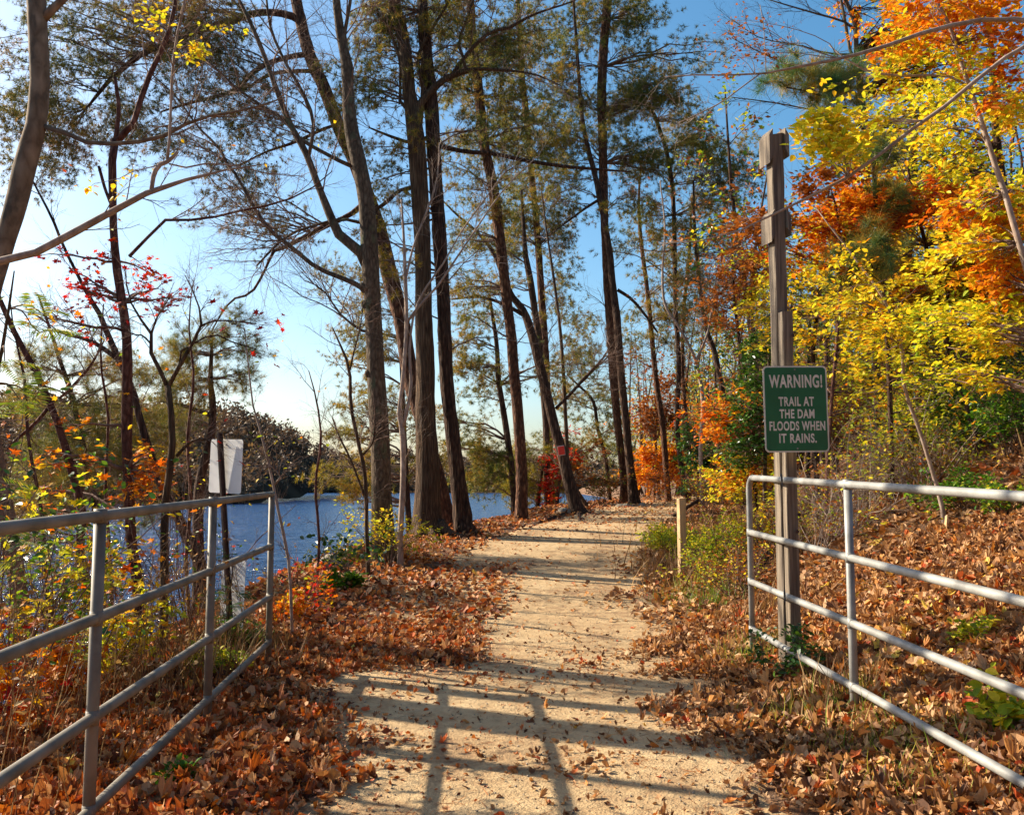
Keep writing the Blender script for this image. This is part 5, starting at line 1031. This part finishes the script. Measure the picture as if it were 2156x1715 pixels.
# gravel
n = 7000; x, y = frustum(n, 3, 14, r, 1.1, .8); c = np.interp(y, *CX); k = np.abs(x - c) < np.interp(y, *HW); x, y = x[k], y[k]
ac = Acc(); pb = tm_cone(); pb[0][:] = (pb[0] - [.5, 0, 0]) * [1, 1.6, 1.2]
inst(ac, pb, np.stack([x, y, gz(x, y) + .024], -1), frames(r.normal(0, 1, (len(x), 3)) * [1, 1, .3], rng=r), r.uniform(.005, .018, len(x)), True)
tag(ac.build('gravel', M['stone'], origin=(0, 0, 0)), 'loose gravel grains on the sandy path', 'gravel', kind='stuff')
# grass
def grass(spots, name, label, matn='grass'):
    ac = Acc()
    for (gx, gy, rad, n, h) in spots:
        Yg = solveY(gx, gy); p = P(gx, gy, Yg); q = r.normal(0, rad, (n, 2)) + p[:2]; z = gz(q[:, 0], q[:, 1])
        a = r.uniform(0, 6.28, n); up = nrm(np.stack([r.normal(0, .25, n), r.normal(0, .25, n), np.ones(n)], -1)); d = np.stack([np.cos(a), np.sin(a), np.zeros(n)], -1)
        yv = nrm(np.cross(up, d)); dv = np.cross(yv, up); R = np.stack([dv, yv, up], -1); k = r.integers(0, 4, n)
        for i in range(4):
            m = k == i; inst(ac, BLA[i], np.column_stack([q, z])[m], R[m], h * r.uniform(.4, 1.2, m.sum()))
    tag(ac.build(name, M[matn], origin=(0, 0, 0)), label, 'grass', kind='stuff')
grass([(1520, 1270, .18, 260, .26), (1490, 1240, .2, 200, .25), (1600, 1400, .12, 160, .2), (1690, 1530, .16, 130, .22), (1780, 1480, .12, 130, .2), (1800, 1590, .2, 100, .18), (1900, 1600, .2, 120, .2), (1880, 1690, .2, 110, .18), (1960, 1650, .2, 60, .16), (1430, 1270, .15, 120, .18), (1850, 1550, .2, 70, .16), (1560, 1390, .15, 140, .2)], 'green_grass', 'green grass tufts among the leaves along the right gate')
grass([(1450, 1200, .4, 500, .4), (1540, 1210, .5, 700, .45), (1600, 1300, .3, 300, .3), (1760, 1490, .15, 160, .3), (1500, 1150, .6, 500, .4), (480, 1400, .3, 300, .4), (400, 1450, .3, 300, .4), (540, 1380, .15, 120, .25), (760, 1180, .3, 250, .35), (830, 1165, .3, 200, .35), (1620, 1100, .9, 600, .5), (1800, 1080, 1., 700, .5), (1950, 1000, 1., 500, .5)], 'dry_grass', 'straw coloured dry grass along the path edges and bank', 'deadgrass')

# ---------------------------------------------------------------- pipe gates
def pipe(acc, a, b, r_=.022, k=14): tubes(acc, np.array([a, b], float), np.array([r_, r_]), k)
def gate(label, side, far, near, zf, zn, gaps, matn, posts, corner):
    """far/near: plan points; zf/zn heights of the top rail; rails at drops gaps[far], gaps[near]"""
    f = np.array(far, float); n = np.array(near, float); Lg = np.linalg.norm(f - n); o = np.array([f[0], f[1], float(gz(*f))])
    e = empty('pipe_gate', o, label, 'gate')
    at = lambda s, z: np.array([*(f + (n - f) * s), z])
    for i in range(4):
        za, zb = zf - gaps[0][i], zn - gaps[1][i]; a = Acc(); s0 = 0 if i else corner
        p = np.array([at(s, za + (zb - za) * s) for s in np.linspace(s0, 1, 20)]); tubes(a, p, np.full(20, .0235), 14); a.build('top_rail' if i == 0 else 'rail', M[matn], e, o)
    for k, s in enumerate(posts):
        zt = zf + (zn - zf) * s; a = Acc(); zb = float(gz(*(f + (n - f) * s))) - .3
        g4 = gaps[0][3] + (gaps[1][3] - gaps[0][3]) * s
        if s == 0 and corner > 0:
            c = []
            for th in np.linspace(0, math.pi / 2, 7): c.append(at(corner * (1 - math.sin(math.pi / 2 - th)) , 0)[:2].tolist() + [zt - corner * Lg * (1 - math.sin(th))])
            c = np.array([[*at(corner * (1 - math.cos(th)), 0)[:2], zt - corner * Lg * (1 - math.sin(th))] for th in np.linspace(0, math.pi / 2, 7)])
            p = np.vstack([at(0, zb), at(0, zt - .3), c]); tubes(a, p, np.full(len(p), .0235), 14)
        else: pipe(a, at(s, zb), at(s, zt + (.02 if s == 0 else -.01)), .025)
        po = a.build('post', M[matn], e, o)
        wl = None
        for i in range(4):
            z = zt - (gaps[0][i] + (gaps[1][i] - gaps[0][i]) * s)
            if i == 0 and s == 0: continue
            wl = Acc(); pipe(wl, at(s, z - .03), at(s, z + .03), .0272, 12); wl.build('weld_collar', M[matn], po, o)
    return e
gate('shade-toned grey pipe gate standing open along the left side of the path', -1, (-1.98, 7.35), (-1.60, 1.9), 1.415, 1.34, ([0, .425, .835, 1.20], [0, .42, .82, 1.20]), 'galvshade', [0, 1.82 / 5.45, 3.60 / 5.45, 5.40 / 5.45], 0)
ge = gate('bright galvanised pipe gate standing open along the right side of the path', 1, (1.906, 7.16), (2.25, 2.2), 1.55, 1.40, ([0, .437, .827, 1.20], [0, .44, .82, 1.19]), 'galv', [0, 1.78 / 4.97, 3.6 / 4.97], .02)

def ring(acc, c, R, r_, tilt, n=18):
    th = np.linspace(0, 2 * math.pi, n); p = np.stack([R[0] * np.cos(th), np.zeros(n), R[1] * np.sin(th)], -1) @ np.array(Matrix.Rotation(tilt, 3, 'Z')).T + c; tubes(acc, p, np.full(n, r_), 6)
for (lx, ly, lb) in ((1646, 1013, 'black tie looped round the top rail and the wooden post'), (1652, 1258, 'black tie looped round the third rail and the wooden post')):
    c = P(lx, ly, 6.27); a = Acc(); ring(a, c, (.05, .055), .004, 1.2)
    tag(a.build('cable_tie', M['blacktie'], origin=tuple(c)), lb, 'tie')

# ---------------------------------------------------------------- wooden post with green sign
YAW = math.radians(14.5)
def box(acc, c, w, d, z0, z1, yaw, bev=.006, topcut=0., cutdir=1):
    x, y = w / 2, d / 2; b = bev
    ring_ = [(-x + b, -y), (x - b, -y), (x, -y + b), (x, y - b), (x - b, y), (-x + b, y), (-x, y - b), (-x, -y + b)]
    R = np.array(Matrix.Rotation(yaw, 2)); v = []; nz_ = 24
    zs_ = np.linspace(z0, z1, nz_); rg = np.random.default_rng(int(z1 * 100))
    for k, z in enumerate(zs_):
        for (a, bb) in ring_:
            zz = z + (topcut * cutdir * a / w * 2 if k == nz_ - 1 else 0); q = R @ np.array([a, bb]) + rg.normal(0, .0012, 2); v.append([q[0] + c[0], q[1] + c[1], zz])
    i = np.arange(nz_ - 1)[:, None] * 8 + np.arange(8)[None]; j = np.arange(nz_ - 1)[:, None] * 8 + (np.arange(8)[None] + 1) % 8
    acc.add(v, np.stack([i, j, j + 8, i + 8], -1).reshape(-1, 4), False); n0 = acc.n - len(v)
    acc.f += [np.array([list(range(n0 + 7, n0 - 1, -1))]), np.array([list(range(n0 + (nz_ - 1) * 8, n0 + nz_ * 8))])]; acc.sm += [(1, False), (1, False)]
R2 = np.array(Matrix.Rotation(YAW, 2))
pc = P(1668, 1200, 6.50)[:2]
zg = float(gz(*pc)); ob = (pc[0], pc[1], zg)
e = empty('wooden_post', ob, 'tall weathered wooden post with nailed boards near its top, behind the right gate', 'post')
zt_low = P(1663, 655, 6.5)[2]; zt_up = P(1654, 282, 6.55)[2]
a = Acc(); box(a, pc + R2 @ [.006, .01], .090, .06, zg - .3, zt_low, YAW, topcut=.008); o = a.build('lower_post', M['wood'], e, ob)
a = Acc(); box(a, pc + R2 @ [0, .088], .10, .09, zg - .3, zt_up, YAW, topcut=.012); a.build('upper_post', M['wood'], e, ob)
for (y0, y1, sx, cd) in ((280, 352, -1, -1), (276, 335, 1, 1), (448, 516, -1, -1), (445, 500, 1, 1)):
    z1_, z0_ = P(1654, y0, 6.6)[2], P(1654, y1, 6.6)[2]; a = Acc(); v = []
    c = pc + R2 @ [sx * .068, .095]
    w_, d_ = .032, .15; sl_ = .075      # nailed side boards with slanted ends
    loc = [(-w_ / 2, -d_ / 2), (w_ / 2, -d_ / 2), (w_ / 2, d_ / 2), (-w_ / 2, d_ / 2)]
    for top in (0, 1):
        for (px_, py_) in loc:
            q = R2 @ np.array([px_, py_]) + c; out = sx * px_ > 0
            zz = (z1_ - (0.0 if not out else .05) if top else z0_ + (0.0 if out else .06)); v.append([q[0], q[1], zz])
    a.add(v, [(3, 2, 1, 0), (4, 5, 6, 7), (0, 1, 5, 4), (1, 2, 6, 5), (2, 3, 7, 6), (3, 0, 4, 7)], False); a.build('side_board', M['wood'], e, ob)
for (kx, ky) in ((1667, 645), (1670, 705), (1684, 1083), (1680, 1118)):
    kn = Acc(); q = P(kx, ky, 6.45); tubes(kn, np.array([q, q + [0, .012, 0]]), np.array([.010, .014]), 8); kn.build('knot', M['brownsteel'], e, ob)

def rrect(w, h, r_, n=6):
    o = []
    for cx_, cy_, a0 in ((w / 2 - r_, h / 2 - r_, 0), (-w / 2 + r_, h / 2 - r_, 90), (-w / 2 + r_, -h / 2 + r_, 180), (w / 2 - r_, -h / 2 + r_, 270)):
        for k in range(n + 1): th = math.radians(a0 + 90 * k / n); o.append((cx_ + r_ * math.cos(th), cy_ + r_ * math.sin(th)))
    return o
def plate(acc, out, y0, y1, xf):
    """outline (x,z) extruded y0..y1, mapped by xf"""
    n = len(out); v = [xf(x, y0, z) for x, z in out] + [xf(x, y1, z) for x, z in out]; i = np.arange(n); j = (i + 1) % n
    acc.add(v, np.stack([i, j, j + n, i + n], -1)[:, ::-1], False); n0 = acc.n - 2 * n
    acc.f += [np.array([[n0 + k for k in range(n)]]), np.array([[n0 + n + k for k in range(n - 1, -1, -1)]])]; acc.sm += [(1, False), (1, False)]
SY = math.radians(3.0)
sc_ = P(1676, 860.5, 6.36); RS = np.array(Matrix.Rotation(SY, 3, 'Z') @ Matrix.Rotation(math.radians(-.6), 3, 'Y'))
sx_ = lambda x, y, z: RS @ np.array([x, y, z]) + sc_
se = empty('warning_sign', tuple(sc_), 'green warning sign about trail flooding bolted to the wooden post', 'sign')
SW, SH_ = .470, .622
a = Acc(); plate(a, rrect(SW, SH_, .032), 0, .003, sx_); a.build('sign_panel', M['signedge'], se, sc_)
a = Acc(); plate(a, rrect(SW - .022, SH_ - .022, .024), -.0022, -.0004, sx_); field = a.build('green_field', M['signgreen'], se, sc_)
def text(body, xc, zc, h, w, parent, mat_, bold=.012):
    cu = bpy.data.curves.new('lettering', 'FONT'); cu.body = body; cu.size = 1; cu.align_x = 'CENTER'; cu.align_y = 'CENTER'; cu.extrude = .0006; cu.offset = bold; cu.space_character = 1.12
    ob_ = bpy.data.objects.new('lettering', cu); COL.objects.link(ob_); bpy.context.view_layer.update()
    me = bpy.data.meshes.new_from_object(ob_.evaluated_get(bpy.context.evaluated_depsgraph_get())); bpy.data.objects.remove(ob_)
    v = np.empty(len(me.vertices) * 3); me.vertices.foreach_get('co', v); v = v.reshape(-1, 3)
    mn, mx = v.min(0), v.max(0); v = (v - (mn + mx) / 2) / (mx - mn + 1e-9) * [w, h, .0012]
    v = np.stack([v[:, 0] + xc, -v[:, 2] - .0032, v[:, 1] + zc], -1) @ RS.T
    me.vertices.foreach_set('co', v.ravel()); me.update(); me.materials.clear(); me.materials.append(mat_)
    o = bpy.data.objects.new('lettering', me); COL.objects.link(o); o.parent = parent; o['label'] = 'words ' + body; return o
u = .470 / 424.    # metres per zoom pixel of the sign
for body, x0, x1, y0, y1 in (('WARNING!', 533, 885, 643, 728), ('TRAIL AT', 598, 832, 786, 846), ('THE DAM', 605, 836, 866, 925), ('FLOODS WHEN', 540, 908, 943, 1004), ('IT RAINS.', 605, 852, 1022, 1083)):
    zc = (864 - (y0 + y1) / 2) * .622 / 556.; xm = (x0 + x1) / 2 - (704 + ((y0 + y1) / 2 - 640) * .048)
    text(body, xm * u, zc, (y1 - y0) * .622 / 556., (x1 - x0) * u, field, M['signedge'], .03)
a = Acc()
for zz in (.285, -.285):
    a = Acc(); p = np.array([sx_(0, .002, zz), sx_(0, -.006, zz)]); tubes(a, p, np.array([.008, .006]), 8); a.build('bolt', M['galv'], se, sc_)

# ---------------------------------------------------------------- white sign seen from behind on its brown post
PY = 8.6
pb_ = P(489, 1368, PY); pt_ = P(464, 911, PY); zg = float(gz(pb_[0], pb_[1])); pb_ = pt_ + (pb_ - pt_) * ((pt_[2] - zg + .3) / (pt_[2] - pb_[2]))
e = empty('sign_post', (pb_[0], pb_[1], zg), 'brown steel channel post leaning slightly left of the far gate post', 'post')
a = Acc(); ax_ = nrm(pt_ - pb_); yw = math.radians(-35); side = np.array([math.cos(yw), math.sin(yw), 0]); nn = np.array([math.sin(yw), -math.cos(yw), 0]) 
prof = [(-.038, 0), (-.038, .008), (-.02, .008), (-.014, .034), (.014, .034), (.02, .008), (.038, .008), (.038, 0), (.018, 0), (.010, .026), (-.010, .026), (-.018, 0)]
v = [pb_ + side * x + nn * y_ for x, y_ in prof] + [pt_ + side * x + nn * y_ for x, y_ in prof]; i = np.arange(12); j = (i + 1) % 12
a.add(v, np.stack([i, j, j + 12, i + 12], -1), False); a.f.append(np.array([[12 + k for k in range(12)]])); a.sm.append((1, False)); a.build('post_channel', M['brownsteel'], e, (pb_[0], pb_[1], zg))
def backsign(name, label, c, w, h, yaw):
    R = np.array(Matrix.Rotation(yaw, 3, 'Z') @ Matrix.Rotation(math.radians(1.8), 3, 'Y')); xf = lambda x, y, z: R @ np.array([x, y, z]) + c
    a = Acc(); plate(a, rrect(w, h, .03), 0, .003, xf); e = empty(name, tuple(c), label, 'sign'); a.build('panel', M['white'], e, c)
    for zz in (h * .4, -h * .4): a = Acc(); tubes(a, np.array([xf(0, 0, zz), xf(0, -.01, zz)]), np.array([.008, .006]), 6); a.build('bolt', M['galv'], e, c)
backsign('blank_sign', 'blank white back of a square cornered sign at the top of the brown post', P(475, 981, PY + .01), .47, .52, math.radians(-33))
backsign('blank_sign', 'narrow white panel low on the brown post behind the gate rails', P(489, 1250, PY + .05), .34, .66, math.radians(-33))

# ---------------------------------------------------------------- wooden stake, small things
def stake(name, label, x, y0, y1, Y, w, yaw, m, cat_='stake'):
    b = P(x, y1, Y); zt = P(x, y0, Y)[2]; zg = float(gz(b[0], b[1])); a = Acc(); box(a, b[:2], w, w, zg - .25, zt, yaw, .003, .006)
    return tag(a.build(name, M[m], origin=(b[0], b[1], zg)), label, cat_)
stake('wooden_stake', 'light new wooden stake at the right edge of the path', 1437, 1048, 1220, solveY(1437, 1222), .092, YAW, 'newwood')
bo = P(1990, 1215, 9.0); a = Acc(); z_ = float(gz(bo[0], bo[1]))
a.add([[bo[0] - .03, bo[1] - .1, z_ - .03], [bo[0] + .05, bo[1] - .1, z_ - .03], [bo[0] + .05, bo[1] - .05, z_ - .03], [bo[0] - .03, bo[1] - .05, z_ - .03], [bo[0] + .0, bo[1] - .1, z_ + .2], [bo[0] + .02, bo[1] - .1, z_ + .14], [bo[0] + .02, bo[1] - .05, z_ + .13], [bo[0] + .0, bo[1] - .05, z_ + .18]], [(0, 1, 5, 4), (1, 2, 6, 5), (2, 3, 7, 6), (3, 0, 4, 7), (4, 5, 6, 7)], False)
tag(a.build('wood_splinter', M['newwood'], origin=(bo[0], bo[1], z_)), 'pale broken splinter at the foot of the winding sapling', 'splinter')
for (pts, nm, lb) in (([(1415, 1088, 8), (1440, 1072, 8), (1472, 1052, 7)], 'fallen_branch', 'dark fallen branch propped behind the wooden stake'), ([(800, 1152, 6), (850, 1160, 5), (905, 1158, 4)], 'fallen_branch', 'thin fallen branch lying at the foot of the grey trunk')):
    Yf = solveY(pts[0][0], pts[0][1]); p, rr_ = poly(pts, Yf); p[:, 2] = np.maximum(p[:, 2], gz(p[:, 0], p[:, 1]) + .02); a = Acc(); tubes(a, p, rr_, 8, .06); tag(a.build(nm, M['darkbark'], origin=tuple(p[0])), lb, 'branch')
def rock(x, y, s, label):
    Yr = solveY(x, y); c = P(x, y, Yr); rg = np.random.default_rng(int(x)); th = np.linspace(0, math.pi, 9); ph = np.linspace(0, 2 * math.pi, 14)[:-1]; v = []
    for a_ in th:
        for b_ in ph: 
            q = np.array([math.sin(a_) * math.cos(b_), math.sin(a_) * math.sin(b_) * .8, math.cos(a_) * .6]); q *= 1 + .18 * math.sin(q[0] * 4 + x) + .14 * math.sin(q[1] * 5 + q[2] * 6 + y) + rg.normal(0, .02); v.append(c + q * s)
    i = np.arange(8)[:, None] * 13 + np.arange(13)[None]; j = np.arange(8)[:, None] * 13 + (np.arange(13)[None] + 1) % 13
    a = Acc(); a.add(v, np.stack([i, i + 13, j + 13, j], -1).reshape(-1, 4)); tag(a.build('rock', M['stone'], origin=tuple(c)), label, 'rock')
rock(1190, 1082, .28, 'lichen grey rock between the roots of the blazed tree')
rock(1312, 1068, .2, 'small pale rock at the feet of the twin crest pines')
rock(1352, 1066, .17, 'smaller rock right of the twin crest pines')
rock(700, 1196, .3, 'dark rock at the bank edge under the green plant')

# repeats of a kind share a group
from collections import Counter
import re
GP = {'straight_pine': 'twin straight pines at the crest', 'slim_pine': 'slim pines behind the blazed trunk', 'tall_pine': 'tall thin pines right of the crest', 'young_pine': 'young pines by the water', 'bare_tree': 'leafless trees beyond the crest', 'thin_sapling': 'thin saplings along the left bank', 'beech_sapling': 'pale beech saplings at right', 'beech_tree': 'yellow leaved trees at right', 'dark_tree': 'dark trunks on the right bank', 'holly_tree': 'dark green evergreens', 'shore_tree': 'trunks just outside the left edge', 'overhanging_branch': 'bare branches hanging in from the right', 'pipe_gate': 'open pipe gates on both sides of the path', 'cable_tie': 'black ties on the right gate', 'blank_sign': 'white panels on the brown post', 'rock': 'rocks along the path', 'fallen_branch': 'fallen branches beside the path', 'brush': 'bare brush clumps', 'green_shrub': 'green shrubs', 'red_shrub': 'small red shrubs', 'yellow_shrub': 'yellow bushes behind the left gate', 'orange_shrub': 'orange bushes at lower left', 'weed_clump': 'weed clumps on the right of the path', 'seedling': 'seedlings by the gates'}
tops = [o for o in scene.objects if o.parent is None and o.get('category') and not o.get('kind')]
cn = Counter(re.sub(r'\.\d+$', '', o.name) for o in tops)
for o in tops:
    b = re.sub(r'\.\d+$', '', o.name)
    if cn[b] > 1 and b in GP: o['group'] = GP[b]
